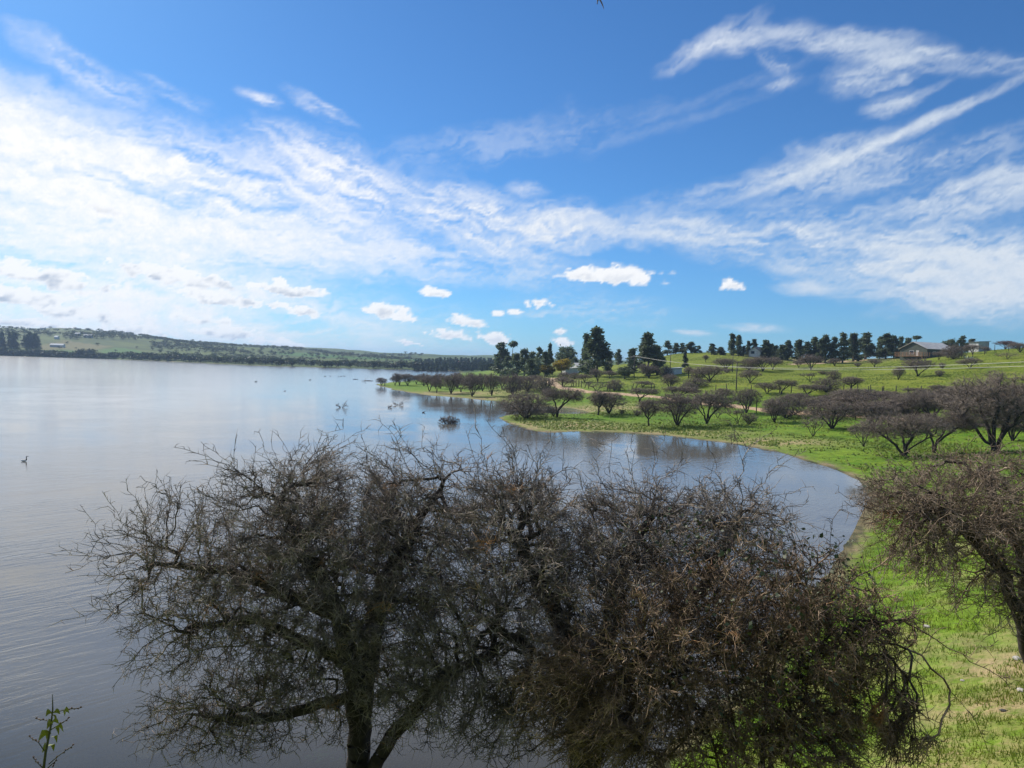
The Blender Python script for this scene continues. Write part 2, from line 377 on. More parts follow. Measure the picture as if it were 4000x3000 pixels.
def ground_material():
    mt, T, P = principled('meadow')
    geo = T.new('ShaderNodeNewGeometry'); pos = geo.outputs['Position']
    def at(nm):
        a = T.new('ShaderNodeAttribute'); a.attribute_name = nm; return a.outputs['Fac']
    n1 = T.noise(pos, .035, 5, .6); n2 = T.noise(pos, .33, 6, .65); n3 = T.noise(pos, 3.1, 5, .7); n4 = T.noise(pos, 13., 3, .7)
    terr = T.noise(T.vmath('MULTIPLY', pos, (.045, .045, 2.6)), 1.0, 5, .65, .4)
    g = T.mix(T.rng(n1, .38, .62), (.105, .190, .010), (.150, .230, .016))
    g = T.mix(T.rng(n2, .40, .66), g, (.070, .165, .006))
    g = T.mix(T.math('MULTIPLY', T.rng(n3, .48, .70), .5), g, (.20, .255, .022))
    hill = at('upland')
    gh = T.mix(T.rng(terr, .36, .64), (.125, .170, .010), (.190, .220, .018))
    gh = T.mix(T.math('MULTIPLY', T.rng(n2, .52, .70), .55), gh, (.24, .205, .035))
    gh = T.mix(T.math('MULTIPLY', T.rng(n3, .52, .72), .4), gh, (.075, .115, .008))
    g = T.mix(hill, g, gh)
    n5 = T.noise(pos, 1.25, 7, .72); mott = T.rng(n5, .34, .66, .62, 1.34, False)
    g = T.mix(1.0, g, T.mix(1.0, (1, 1, 1), mott, 'MULTIPLY'), 'MULTIPLY')
    far = at('far'); gf = T.mix(T.rng(T.noise(pos, .02, 6, .62), .38, .62), (.030, .062, .007), (.072, .108, .014))
    g = T.mix(far, g, gf)
    g = T.mix(at('crop'), g, (.038, .115, .012)); g = T.mix(at('stubble'), g, (.115, .110, .034))
    dry = T.math('MULTIPLY', at('dry'), T.rng(T.math('ADD', T.math('MULTIPLY', n2, .5), T.math('MULTIPLY', n3, .5)), .36, .58))
    g = T.mix(dry, g, T.mix(n4, (.30, .215, .10), (.43, .34, .19)))
    mudz = at('shore'); mud = T.mix(n3, (.16, .115, .06), (.36, .28, .17))
    g = T.mix(T.math('MULTIPLY', mudz, T.rng(n2, .40, .60, .05, 1.0)), g, mud)
    bed = at('bed'); g = T.mix(bed, g, T.mix(T.rng(n2, .4, .6), (.05, .055, .03), (.19, .155, .08)))
    T.l.new(g, P.inputs['Base Color']); P.inputs['Roughness'].default_value = 0.9; P.inputs['Specular IOR Level'].default_value = 0.15
    b = T.new('ShaderNodeBump'); b.inputs['Strength'].default_value = .55; b.inputs['Distance'].default_value = .22
    T.l.new(T.math('ADD', T.math('ADD', T.math('MULTIPLY', n3, .7), T.math('MULTIPLY', n5, 1.3)), T.math('ADD', T.math('MULTIPLY', n4, .25), T.math('MULTIPLY', terr, 1.2))), b.inputs['Height'])
    T.l.new(b.outputs[0], P.inputs['Normal'])
    return mt
def build_ground():
    az = np.concatenate([np.arange(-180, -46, 3.0), np.arange(-46, 48, .3), np.arange(48, 180, 3.0)])
    rr = np.concatenate([np.exp(np.linspace(math.log(.6), math.log(9), 14)), np.exp(np.linspace(math.log(9.4), math.log(60), 70)),
                         np.exp(np.linspace(math.log(61), math.log(340), 150)), np.exp(np.linspace(math.log(345), math.log(1700), 90)),
                         np.exp(np.linspace(math.log(1750), math.log(6500), 26))])
    A, RR = np.meshgrid(np.radians(az), rr); x = (RR * np.sin(A)).ravel(); y = (RR * np.cos(A)).ravel()
    z = height(x, y); sd = lake_sd(x, y); r = RR.ravel()
    na, nr = len(az), len(rr)
    i = np.arange(nr - 1)[:, None] * na; j = np.arange(na)[None]; j2 = (j + 1) % na
    F = np.stack([i + j, i + na + j, i + na + j2, i + j2], -1).reshape(-1, 4)[:, ::-1]
    def zone(pts, blur=0):
        poly = [at_f(px, py) for px, py in pts]; return in_poly(x, y, poly).astype(float)
    def at_f(px, py):
        p, d = ground(px, py); return p[0], p[1]
    crop = zone([(375,1371),(470,1357),(560,1372),(575,1384),(420,1386)]) + zone([(1050,1372),(1200,1380),(1400,1396),(1640,1404),(1640,1408),(1350,1400),(1100,1386)]) + zone([(170,1368),(330,1366),(330,1380),(180,1378)])
    stub = zone([(150,1352),(260,1328),(440,1353),(370,1369),(250,1366),(110,1370)])
    dry = np.zeros(len(x))
    for px, py, sx, sy in [(2120,1662,13,4.5),(2320,1597,11,6),(2450,1594,8,3.5),(3000,1728,7,3.2),(2050,1660,10,4),(1700,1538,26,7),(1900,1556,16,5),(3300,1412,24,12),
                           (3120,1405,16,9),(3480,1398,14,7),(3850,2750,1.4,1.2),(3950,2600,1.6,1.3),(3700,2950,1.5,1.0),(2620,1697,9,2.5),(2155,1484,7,16)]:
        p, d = ground(px, py)
        dry = np.maximum(dry, np.exp(-((x - p[0]) / sx) ** 2 - ((y - p[1]) / sy) ** 2 * (.6 if d > 60 else 1)) * 1.15)
    nb = (r < 60) & (sd > 1.0); dry = np.maximum(dry, np.where(nb, ss(.50, .66, fbm(x * .55, y * .55, 61, 4)) * .5, 0))
    upl = sstep(1.6, 5.0, z) * (r < 600)
    far = sstep(420, 560, r)
    shore = np.where(sd > -1, np.exp(-np.clip(sd, 0, None) / np.clip(r / 150, .14, .9)), 0) * (z < 1.2)
    bed = (sd < 0).astype(float) * (z < 0.02)
    me = fast_mesh('ground', np.stack([x, y, z], -1), F, True,
                   dict(crop=np.clip(crop, 0, 1), stubble=stub, dry=np.clip(dry, 0, 1), upland=upl, far=far, shore=shore, bed=bed))
    tag(obj('ground', me, ground_material()), 'green grassy shore and hillside around the lake', kind='structure')
build_ground()

# ------------------------------------------------------------------ lake
def water_material():
    mt = bpy.data.materials.new('lake_water'); mt.use_nodes = True
    T = NT(mt.node_tree); T.n.clear(); out = T.new('ShaderNodeOutputMaterial')
    geo = T.new('ShaderNodeNewGeometry'); pos = geo.outputs['Position']
    dist = T.vmath('LENGTH', pos, out=1)
    # long-crested ripples running across the bay, broken into patches; fine chop; they average out with distance
    rp = T.mapping(pos, rot=(0, 0, R(47)), sc=(1 / .50, 1 / 2.6, 1), typ='TEXTURE')
    r1 = T.noise(rp, 1.0, 3, .5, .7)
    r2 = T.noise(T.mapping(pos, rot=(0, 0, R(36)), sc=(1 / .9, 1 / 3.4, 1), typ='TEXTURE'), 1.9, 3, .55, .3)
    chop = T.noise(T.vmath('MULTIPLY', pos, (1.0, 1.25, 1)), 1.15, 4, .6)
    patch = T.rng(T.noise(T.mapping(pos, sc=(.020, .045, 1)), 1.0, 4, .55, .5), .40, .62, .25, 1.0)
    nearp = T.rng(T.noise(T.mapping(pos, rot=(0, 0, R(20)), sc=(.08, .10, 1)), 1.0, 3, .5, .6), .36, .58, .15, 1.0)
    h = T.math('ADD', T.math('MULTIPLY', T.math('ADD', T.math('MULTIPLY', r1, .8), T.math('MULTIPLY', r2, .35)), nearp), T.math('MULTIPLY', chop, T.math('MULTIPLY', patch, .30)))
    fall = T.math('DIVIDE', 1.0, T.math('ADD', 1.0, T.math('POWER', T.math('DIVIDE', dist, 42.0), 1.55)))
    calm = T.rng(dist, 15.5, 21.0, .18, 1.0)
    bump = T.new('ShaderNodeBump'); bump.inputs['Distance'].default_value = .055
    T.l.new(T.math('MULTIPLY', fall, calm), bump.inputs['Strength']); T.l.new(h, bump.inputs['Height'])
    fr = T.new('ShaderNodeFresnel'); fr.inputs['IOR'].default_value = 1.34; T.l.new(bump.outputs[0], fr.inputs['Normal'])
    gl = T.new('ShaderNodeBsdfGlossy'); T.l.new(T.rng(dist, 20, 300, .03, .12), gl.inputs['Roughness']); gl.inputs['Color'].default_value = (.97, .97, .97, 1)
    T.l.new(bump.outputs[0], gl.inputs['Normal'])
    df = T.new('ShaderNodeBsdfDiffuse'); df.inputs['Color'].default_value = (.165, .160, .142, 1)
    tr = T.new('ShaderNodeBsdfTransparent'); tr.inputs['Color'].default_value = (.72, .76, .66, 1)
    sy = T.new('ShaderNodeSeparateXYZ'); T.l.new(pos, sy.inputs[0]); mx = T.new('ShaderNodeMixShader')
    T.l.new(T.rng(sy.outputs[1], 12.5, 18.5, .70, .18), mx.inputs[0]); T.l.new(df.outputs[0], mx.inputs[1]); T.l.new(tr.outputs[0], mx.inputs[2])
    m2 = T.new('ShaderNodeMixShader'); T.l.new(fr.outputs[0], m2.inputs[0]); T.l.new(mx.outputs[0], m2.inputs[1]); T.l.new(gl.outputs[0], m2.inputs[2])
    T.l.new(m2.outputs[0], out.inputs[0])
    return mt
me = fast_mesh('lake', [(-1700, 6, 0), (420, 6, 0), (420, 1000, 0), (-1700, 1000, 0)], [(0, 1, 2, 3)], False)
tag(obj('lake', me, water_material()), 'calm reservoir lake with faint wind ripples', kind='structure')

# ------------------------------------------------------------------ bare thorn trees
def bark_material(name, dark, light, moss=None, rough=.9):
    mt, T, P = principled(name)
    geo = T.new('ShaderNodeNewGeometry'); pos = geo.outputs['Position']
    n = T.noise(pos, 2.2, 4, .6); n2 = T.noise(pos, 7.0, 2, .6)
    c = T.mix(T.rng(T.math('ADD', T.math('MULTIPLY', n, .5), T.math('MULTIPLY', n2, .5)), .42, .66), dark, light)
    if moss:
        c = T.mix(T.rng(T.noise(pos, 1.1, 5, .7), .60, .70, 0, .85), c, moss)
    T.l.new(c, P.inputs['Base Color']); P.inputs['Roughness'].default_value = rough; P.inputs['Specular IOR Level'].default_value = .25
    return mt
M_BARK = bark_material('thorn_bark', (.035, .029, .024), (.085, .070, .056))
M_TWIG_MID = bark_material('thorn_twigs', (.125, .101, .082), (.265, .218, .178))
M_TWIG_NEAR = bark_material('thorn_twigs_near', (.095, .078, .066), (.46, .395, .33), (.36, .17, .04))
M_TWIG_TAN = bark_material('thorn_twigs_tan', (.125, .094, .068), (.44, .34, .245), (.26, .14, .06))
M_CANE = bark_material('bramble_cane', (.080, .054, .037), (.47, .335, .22), (.30, .14, .05))
M_TWIG_RED = bark_material('thorn_twigs_red', (.09, .045, .035), (.17, .09, .07))
M_TWIG_PALE = bark_material('thorn_twigs_pale', (.10, .085, .07), (.19, .165, .14))

def tubes(P0, P1, R0_, R1_, k=3):
    n = len(P0); d = P1 - P0; L = np.linalg.norm(d, axis=1, keepdims=True) + 1e-9; d = d / L
    ref = np.where(np.abs(d[:, 2:3]) < .9, np.array([[0, 0, 1.]]), np.array([[1., 0, 0]]))
    a = np.cross(d, ref); a /= np.linalg.norm(a, axis=1, keepdims=True) + 1e-9; b = np.cross(d, a)
    V = np.empty((n, 2, k, 3))
    for j in range(k):
        t = 2 * math.pi * j / k; o = a * math.cos(t) + b * math.sin(t)
        V[:, 0, j] = P0 + o * R0_[:, None]; V[:, 1, j] = P1 + o * R1_[:, None]
    base = (np.arange(n) * 2 * k)[:, None, None]
    F = np.array([[j, (j + 1) % k, k + (j + 1) % k, k + j] for j in range(k)])[None] + base
    return V.reshape(-1, 3), F.reshape(-1, 4)
def join(parts):
    V = []; Fs = []; b = 0
    for v, f in parts:
        V.append(v); Fs.append(f + b); b += len(v)
    return np.concatenate(V), np.concatenate(Fs)

def join3(parts, cones):
    """prisms (cut to triangles) and pointed three-sided twigs in one mesh"""
    V, Q = join(parts); T = np.concatenate([Q[:, [0, 1, 2]], Q[:, [0, 2, 3]]])
    for a, c, w in cones:
        n = len(a); d = c - a; d = d / (np.linalg.norm(d, axis=1, keepdims=True) + 1e-9)
        ref = np.where(np.abs(d[:, 2:3]) < .9, np.array([[0, 0, 1.]]), np.array([[1., 0, 0]]))
        x = np.cross(d, ref); x /= np.linalg.norm(x, axis=1, keepdims=True) + 1e-9; y = np.cross(d, x)
        W = np.stack([a + (x * math.cos(t) + y * math.sin(t)) * w[:, None] for t in (0, 2.094, 4.189)] + [c], 1)
        base = len(V) + (np.arange(n) * 4)[:, None, None]
        V = np.concatenate([V, W.reshape(-1, 3)]); T = np.concatenate([T, (np.array([[0, 1, 3], [1, 2, 3], [2, 0, 3]])[None] + base).reshape(-1, 3)])
    return V, T
def grow(rng, stems, targets, step=.3, amp=.06, curve=.55, rt=.004, expo=.44, twig=(2, .28), twig_r=.003, trunk_count=14, droop=0.0, kmain=7, bent=False, maxr=1.0):
    """skeleton grown from the stems to every target in turn, nearest first; returns trunk and crown meshes as (V, F)"""
    pos = []; par = []; dirs = []
    for s in stems:
        s = [np.array(p, float) for p in s]; last = -1
        for i, p in enumerate(s):
            if i == 0 and pos:                      # further stems leave from the first stem's foot
                last = 0 if np.linalg.norm(p - pos[0]) < .02 else -1
                if last == 0: continue
            if i:
                q = s[i - 1]; n = max(1, int(np.linalg.norm(p - q) / step))
                for k in range(1, n + 1):
                    c = q + (p - q) * k / n + rng.normal(0, amp * .6, 3) * (k < n)
                    pos.append(c); par.append(last); dirs.append((p - q) / (np.linalg.norm(p - q) + 1e-9)); last = len(pos) - 1
            else:
                pos.append(p); par.append(-1); dirs.append(np.array([0, 0, 1.])); last = len(pos) - 1
    n_stem = len(pos)
    base = np.array(pos[:n_stem])
    # order targets by distance from the stems
    dd = np.min(np.linalg.norm(targets[:, None] - base[None, ::max(1, len(base) // 40)], axis=2), axis=1)
    order = np.argsort(dd + rng.uniform(0, .5, len(dd)) * dd.mean())
    i = 0; batch = 24
    while i < len(order):
        kd = kdtree.KDTree(len(pos))
        for q, p in enumerate(pos): kd.insert(p, q)
        kd.balance()
        for t in targets[order[i:i + batch]]:
            best = None
            for co, q, dst in kd.find_n(t, 5):
                v = t - pos[q]; c = dst * (1.5 - .5 * float(v @ dirs[q]) / (dst + 1e-6))
                if best is None or c < best[0]: best = (c, q, dst)
            _, q, dst = best
            if dst < .04: continue
            p0 = pos[q]; L = dst; n = max(2, int(L / step + .7))
            m0 = dirs[q] * L * curve; v = t - p0; m1 = v * .9 + np.array([0, 0, -droop * L])
            side = rng.normal(0, 1, 3); last = q; sgn = 1
            for k in range(1, n + 1):
                s = k / n; s2, s3 = s * s, s * s * s
                c = (2*s3-3*s2+1) * p0 + (s3-2*s2+s) * m0 + (-2*s3+3*s2) * t + (s3-s2) * m1
                if k < n: c = c + side * amp * sgn * .55 + rng.normal(0, amp * .4, 3)
                sgn = -sgn
                d = c - pos[last]; dl = math.sqrt(float(d @ d)) + 1e-9
                pos.append(c); par.append(last); dirs.append(d / dl); last = len(pos) - 1
        i += batch; batch = int(batch * 1.7)
    P = np.array(pos); par = np.array(par); N = len(P)
    cnt = np.zeros(N)
    has = np.zeros(N, bool); has[par[par >= 0]] = True; cnt[~has] = 1
    for q in range(N - 1, -1, -1):
        if par[q] >= 0: cnt[par[q]] += cnt[q]
    rad = np.minimum(rt * np.maximum(cnt, 1) ** expo, maxr)
    e = np.nonzero(par >= 0)[0]; pa = par[e]
    r1 = rad[e]; r0 = np.minimum(rad[pa], r1 * 1.35)
    big = cnt[e] >= trunk_count
    tv = tubes(P[pa[big]], P[e[big]] + (P[e[big]] - P[pa[big]]) * .04, r0[big], r1[big], kmain)
    parts = [tubes(P[pa[~big]], P[e[~big]], r0[~big], r1[~big], 3)]
    # zigzag twiglets on the thin wood
    nt, tl = twig; cones = []
    thin = e[(cnt[e] < 9)]
    if nt:
        o = np.repeat(thin, nt); D = np.array(dirs)[o]
        rd = rng.normal(0, 1, (len(o), 3)); rd /= np.linalg.norm(rd, axis=1, keepdims=True)
        d1 = D * .55 + rd; d1[:, 2] += .12 - droop * .5; d1 /= np.linalg.norm(d1, axis=1, keepdims=True)
        l1 = rng.uniform(.3, 1, len(o)) * tl
        a = P[o] - (P[o] - P[par[o]]) * rng.uniform(0, 1, (len(o), 1)); w = np.full(len(o), twig_r)
        if bent:
            b = a + d1 * (l1 * .45)[:, None]; d2 = d1 + rng.normal(0, .5, d1.shape); d2 /= np.linalg.norm(d2, axis=1, keepdims=True)
            parts.append(tubes(a, b, w, w * .85, 3)); cones.append((b, b + d2 * (l1 * .65)[:, None], w * .85))
        else: cones.append((a, a + d1 * l1[:, None], w))
    return tv, join3(parts, cones)

def ellipsoid_targets(rng, ells, shell=.45):
    """points in ellipsoids (centre, radii, number), denser towards the surface"""
    out = []
    for (c, r, n) in ells:
        d = rng.normal(0, 1, (n, 3)); d /= np.linalg.norm(d, axis=1, keepdims=True)
        q = rng.uniform(0, 1, n) ** shell
        out.append(np.array(c) + d * q[:, None] * np.array(r))
    return np.concatenate(out)

# prototypes: (kind, stems, crown) in metres; the crown is a wide umbrella over spreading stems
def proto(seed, kind):
    rng = np.random.default_rng(seed); u = rng.uniform
    def bent(a, r, z, mid=.45, out=.3):
        return [(0, 0, 0), (r * out * math.cos(a), r * out * math.sin(a), z * mid), (r * math.cos(a + .15), r * math.sin(a + .15), z)]
    if kind == 'umbrella':
        ns = rng.integers(3, 6); a0 = u(0, 6)
        stems = [bent(a0 + 6.28 * k / ns + u(-.3, .3), u(1.0, 1.9), u(2.0, 2.7)) for k in range(ns)]
        ells = [((0, 0, 2.95), (3.2, 3.2, 1.15), 520), ((u(-1, 1), u(-1, 1), 3.5), (2.2, 2.2, .95), 260), ((u(-1.6, 1.6), u(-1.6, 1.6), 2.4), (2.2, 2.2, .9), 240)]
    elif kind == 'vase':
        ns = rng.integers(4, 7); a0 = u(0, 6)
        stems = [bent(a0 + 6.28 * k / ns + u(-.3, .3), u(.8, 1.6), u(2.2, 3.0), .5, .45) for k in range(ns)]
        ells = [((0, 0, 3.0), (2.7, 2.7, 1.5), 620), ((u(-.8, .8), u(-.8, .8), 3.8), (1.8, 1.8, 1.0), 230), ((0, 0, 2.0), (2.5, 2.5, .9), 220)]
    elif kind == 'dome':
        ns = 9; stems = [bent(6.28 * k / ns + u(-.3, .3), u(.9, 2.0), u(1.0, 2.6), .5, .5) for k in range(ns)]
        ells = [((0, 0, 1.9), (3.4, 3.4, 1.7), 720), ((0, 0, 2.9), (2.2, 2.2, 1.2), 260), ((0, 0, .9), (3.3, 3.3, .7), 260)]
    elif kind == 'slender':
        stems = [[(0, 0, 0), (.06, .04, 1.2), (.1, 0, 2.4)], [(0, 0, 0), (.1, .05, 1.2), (-.7, .3, 2.7)], [(0, 0, 0), (.08, 0, 1.3), (.8, -.3, 2.8)]]
        ells = [((.1, 0, 3.3), (1.7, 1.7, 1.25), 430), ((0, 0, 2.4), (1.5, 1.5, .7), 90), ((0.2, 0, 4.0), (1.1, 1.1, .7), 120)]
    elif kind == 'leaning':
        stems = [[(0, 0, 0), (.15, 0, 1.0), (.9, .2, 2.3)], [(0, 0, 0), (.12, 0, .9), (1.6, -.4, 2.6)], [(0, 0, 0), (-.1, .1, 1.2), (-.5, .2, 2.6)]]
        ells = [((1.2, 0, 3.2), (2.5, 2.2, .9), 420), ((-.5, 0, 2.9), (1.7, 1.7, 1.0), 210), ((2.2, 0, 2.7), (1.4, 1.5, .7), 120)]
    elif kind == 'shrub':
        ns = 8; stems = [bent(6.28 * k / ns + u(-.3, .3), u(.3, .7), u(.7, 1.3), .5, .5) for k in range(ns)]
        ells = [((0, 0, 1.35), (1.15, 1.15, .85), 300), ((0, 0, .7), (.9, .9, .5), 90)]
    elif kind == 'sparse':
        ns = 5; stems = [bent(6.28 * k / ns + u(-.3, .3), u(.4, 1.0), u(1.2, 2.0), .5, .45) for k in range(ns)]
        ells = [((0, 0, 2.0), (1.5, 1.5, 1.1), 190)]
    elif kind == 'fan':
        stems = [[(0, 0, 0), (-.5, 0, .9), (-1.6, 0, 1.7)], [(0, 0, 0), (.25, .1, .9), (.7, .2, 1.9)], [(0, 0, 0), (-.15, -.2, 1), (-.4, -.4, 2.0)]]
        ells = [((-.7, 0, 1.9), (1.8, 1.1, .45), 150), ((.4, 0, 2.0), (.9, .9, .55), 80)]
    T = ellipsoid_targets(rng, ells)
    T = T[T[:, 2] > .12]
    small = kind in ('shrub', 'sparse', 'fan')
    tv, cv = grow(rng, stems, T, step=.32 if not small else .22, amp=.07 if not small else .045, rt=.0090 if not small else .007, expo=.445,
                  twig=(5, .55 if not small else .34), twig_r=.0085 if not small else .007, trunk_count=16)
    V = np.concatenate([tv[0], cv[0]])
    dims = (V[:, 0].max() - V[:, 0].min(), V[:, 2].max(), .5 * (V[:, 0].max() + V[:, 0].min()))
    return fast_mesh('thorn_trunk', *tv), fast_mesh('thorn_crown', *cv), dims
PROTO = {}
for i, (kind, nvar) in enumerate([('umbrella', 3), ('vase', 2), ('dome', 2), ('slender', 1), ('leaning', 1), ('shrub', 1), ('sparse', 1), ('fan', 1)]):
    PROTO[kind] = [proto(100 + i * 10 + k, kind) for k in range(nvar)]
def part(name, me, mat, parent):
    """a part that shares its mesh with its copies and carries its own material"""
    if not me.materials: me.materials.append(mat)
    o = obj(name, me, None, parent)
    if me.materials[0] != mat:
        o.material_slots[0].link = 'OBJECT'; o.material_slots[0].material = mat
    return o
rnd = random.Random(5)
TREE_SPOTS = []
def thorn(px, py, top, w, kind, label, group=None, mat=None, name='thorn_tree', dmax=None, flip=False):
    p, d = ground(px, py, dmax)
    dist = math.hypot(d, CAMH - p[2])
    H = (py - top) * dist / FPX * 1.06; W = w * dist / FPX * 1.33
    tm, cm, dims = PROTO[kind][rnd.randrange(len(PROTO[kind]))]
    o = thing(name, label, 'shrub' if name.endswith('shrub') else 'tree', (p[0], p[1], p[2] - .05), 0, group)
    s = W / dims[0]
    o.scale = (s * (-1 if flip else 1), s * rnd.uniform(.85, 1.1), H / dims[1])
    if kind not in ('leaning', 'fan'): o.rotation_euler.z = rnd.uniform(0, 6.28)
    mb = mat or M_TWIG_MID
    part('trunk', tm, M_BARK, o); part('crown', cm, mb, o)
    TREE_SPOTS.append((p[0], p[1], W))
    return o
ROW = 'thorn trees standing in a row along the water on the far spit'
SLOPE = 'thorn trees scattered over the green slope'
BELT = 'thorn trees in the grey belt along the fence'
THORNS = [
 # near spit
 (2057,1634,1522,190,'dome','broad dark dome-shaped thorn bush at the tip of the near grassy spit'),
 (2176,1629,1508,142,'leaning','bare thorn tree leaning beside the domed bush on the near spit'),
 (2336,1621,1522,86,'slender','slim single-trunked thorn tree touching its multi-stemmed neighbour on the near spit'),
 (2378,1617,1527,122,'vase','multi-stemmed thorn tree with fanned stems next to the small inlet'),
 (2534,1665,1555,86,'slender','slender thorn tree with tall bare stem near the water on the bright grass'),
 (2645,1663,1530,155,'vase','large spreading thorn tree with several dark stems rising from one foot near the water'),
 (2759,1656,1520,152,'umbrella','thick double-trunked thorn tree with flat crown behind the cove shore'),
 (2882,1656,1592,84,'fan','crooked low thorn tree with branches reaching sideways over the grass'),
 (2803,1634,1592,48,'sparse','little thin-stemmed thorn tree under the flat-crowned double-trunked one'),
 (2916,1613,1516,98,'vase','upright dense thorn tree beside a short dark fence post by the track'),
 (3025,1651,1556,100,'vase','thorn tree with a bundle of short stems in front of a big dark one'),
 (3068,1634,1538,136,'dome','big dark rounded thorn tree whose crown reaches to the grass'),
 (3175,1703,1610,92,'sparse','low open thorn tree standing alone on bright grass above the cove'),
 (3251,1674,1570,176,'vase','wide many-stemmed thorn tree behind the low open one'),
 (3178,1622,1550,125,'umbrella','grey thorn tree behind the wide many-stemmed one'),
 (3374,1745,1658,86,'sparse','thin young thorn tree on the grass at the curve of the cove'),
 (3411,1676,1572,155,'vase','dense thorn tree with a slanting dark trunk beyond the cove curve'),
 (3533,1781,1626,270,'umbrella','very wide low thorn tree with outswept stems near the cove'),
 (3648,1770,1625,190,'leaning','thorn tree with one thick limb slanting outward beside the very wide low one'),
 (3882,1764,1500,310,'vase','tallest thorn tree of the slope, three thick dark stems rising from one foot'),
 (3560,1648,1538,125,'dome','dark dense thorn tree in the grey belt, darker than those round it'),
 (3640,1654,1535,150,'umbrella','thorn tree with slanting fork in the grey belt'),
 (3955,1722,1600,130,'vase','pair-stemmed thorn tree behind the tallest one'),
 (3345,1600,1518,165,'umbrella','wide flat thorn tree in front of the wire fence'),
 # slope behind
 (2772,1491,1426,128,'umbrella','umbrella-shaped thorn tree casting a shadow beside the leaning utility pole'),
 (2931,1497,1442,82,'umbrella','small umbrella thorn tree alone on the slope past the utility pole'),
 (2690,1478,1432,46,'slender','small thorn tree at the foot of the dark cypress'),
 (3164,1491,1455,62,'fan','little V-shaped thorn tree alone on the slope'),
 (3585,1470,1404,94,'umbrella','umbrella thorn tree with the longest shadow, below the farmhouse'),
 (3509,1484,1436,46,'vase','narrow upright thorn bush beside the umbrella tree below the farmhouse'),
 (3790,1439,1401,60,'umbrella','small spreading thorn tree below the concrete shed'),
 (3885,1495,1450,62,'sparse','sparse leaning thorn bush on the open slope below the shed'),
 (3415,1433,1404,44,'umbrella','small umbrella thorn tree under the eucalyptus row'),
 (3724,1403,1350,70,'dome','rounded dark thorn tree in front of the farmhouse end wall'),
 (3667,1406,1374,36,'umbrella','little thorn tree by the farmhouse wall'),
 (3926,1359,1329,64,'umbrella','flat-topped reddish thorn tree on the skyline'),
 (3168,1446,1385,74,'umbrella','dark thorn tree with a clear trunk under the eucalyptus row'),
 (2535,1478,1420,74,'umbrella','thorn tree at the foot of the eucalyptus clump with its shadow on the grass'),
 (2757,1416,1386,24,'slender','tiny lone thorn tree near the hilltop'),
 (3257,1486,1446,46,'dome','dark round thorn bush standing over a cluster on the slope'),
 (2510,1512,1486,66,'umbrella','small flat thorn tree behind the leaning fence posts'),
 (2400,1526,1478,70,'dome','thorn bush growing through the fence line'),
 (2198,1512,1470,78,'umbrella','thorn tree beside the pale dirt track'),
]
SHARED = [
 # far spit row
 ([(1490,1506,1473,44),(1543,1506,1469,44),(1561,1505,1455,52),(1592,1506,1457,58),(1626,1501,1462,46),(1677,1529,1458,74),(1706,1536,1472,50),
   (1762,1538,1459,80),(1800,1532,1464,60),(1845,1549,1461,84),(1655,1508,1456,60),(1720,1518,1455,66),(1785,1515,1452,64),(1840,1520,1452,60),
   (1885,1528,1455,60),(1920,1546,1453,64)], ('umbrella', 'vase'), 'dark bare thorn tree in the row along the far spit', ROW),
 ([(1960,1520,1462,66),(2002,1542,1453,76),(2060,1530,1463,84),(2125,1534,1466,88),(2137,1552,1512,50),(2030,1506,1462,60),(2090,1502,1462,60)],
   ('umbrella', 'dome'), 'thorn tree in the dark thicket between the two spits', 'thorn trees between the two spits'),
 ([(2284,1494,1459,54),(2335,1492,1438,60),(2205,1480,1450,50),(2245,1481,1452,46),(2600,1472,1425,54),(2380,1478,1446,54)],
   ('umbrella', 'dome'), 'low thorn tree below the house and eucalyptus', 'thorn trees in front of the house'),
 ([(2498,1570,1512,104),(2618,1520,1460,72),(2640,1566,1506,130),(2720,1512,1474,92),(2690,1530,1490,66),(2994,1538,1494,84),(3052,1541,1482,80),(3152,1549,1502,98),
   (3227,1532,1477,96),(3322,1524,1473,80),(3560,1548,1516,84),(3668,1542,1506,76),(3790,1570,1512,150),(3440,1580,1530,120),(3500,1610,1545,130),(3720,1630,1548,130),
   (3290,1560,1524,90),(2830,1560,1515,70),(3990,1640,1530,110),(3950,1560,1510,100),(3600,1590,1530,120),(3860,1600,1520,130),(3680,1575,1525,110),(3480,1560,1528,90),(3760,1660,1560,140),(3300,1610,1550,110),(3470,1650,1570,120),(3380,1620,1545,110),(3120,1580,1535,90),(3240,1592,1545,90),(3920,1680,1560,140),(3830,1560,1510,90)],
   ('umbrella', 'dome', 'vase', 'slender', 'leaning', 'vase'), 'grey-brown thorn tree in the belt along the wire fence', BELT),
 ([(2836,1446,1397,88),(2927,1446,1394,66),(2981,1450,1392,84),(3018,1446,1394,60),(2725,1484,1434,58)],
   ('umbrella', 'dome'), 'dark umbrella thorn tree under the hilltop houses', SLOPE),
 ([(3985,1377,1343,64),(3850,1381,1356,26),(3120,1436,1406,40),(3260,1430,1400,44),(3700,1398,1360,40),(3800,1384,1348,50)],
   ('umbrella', 'sparse'), 'small bare tree on the hill crest near the buildings', 'small trees on the hill crest'),
]
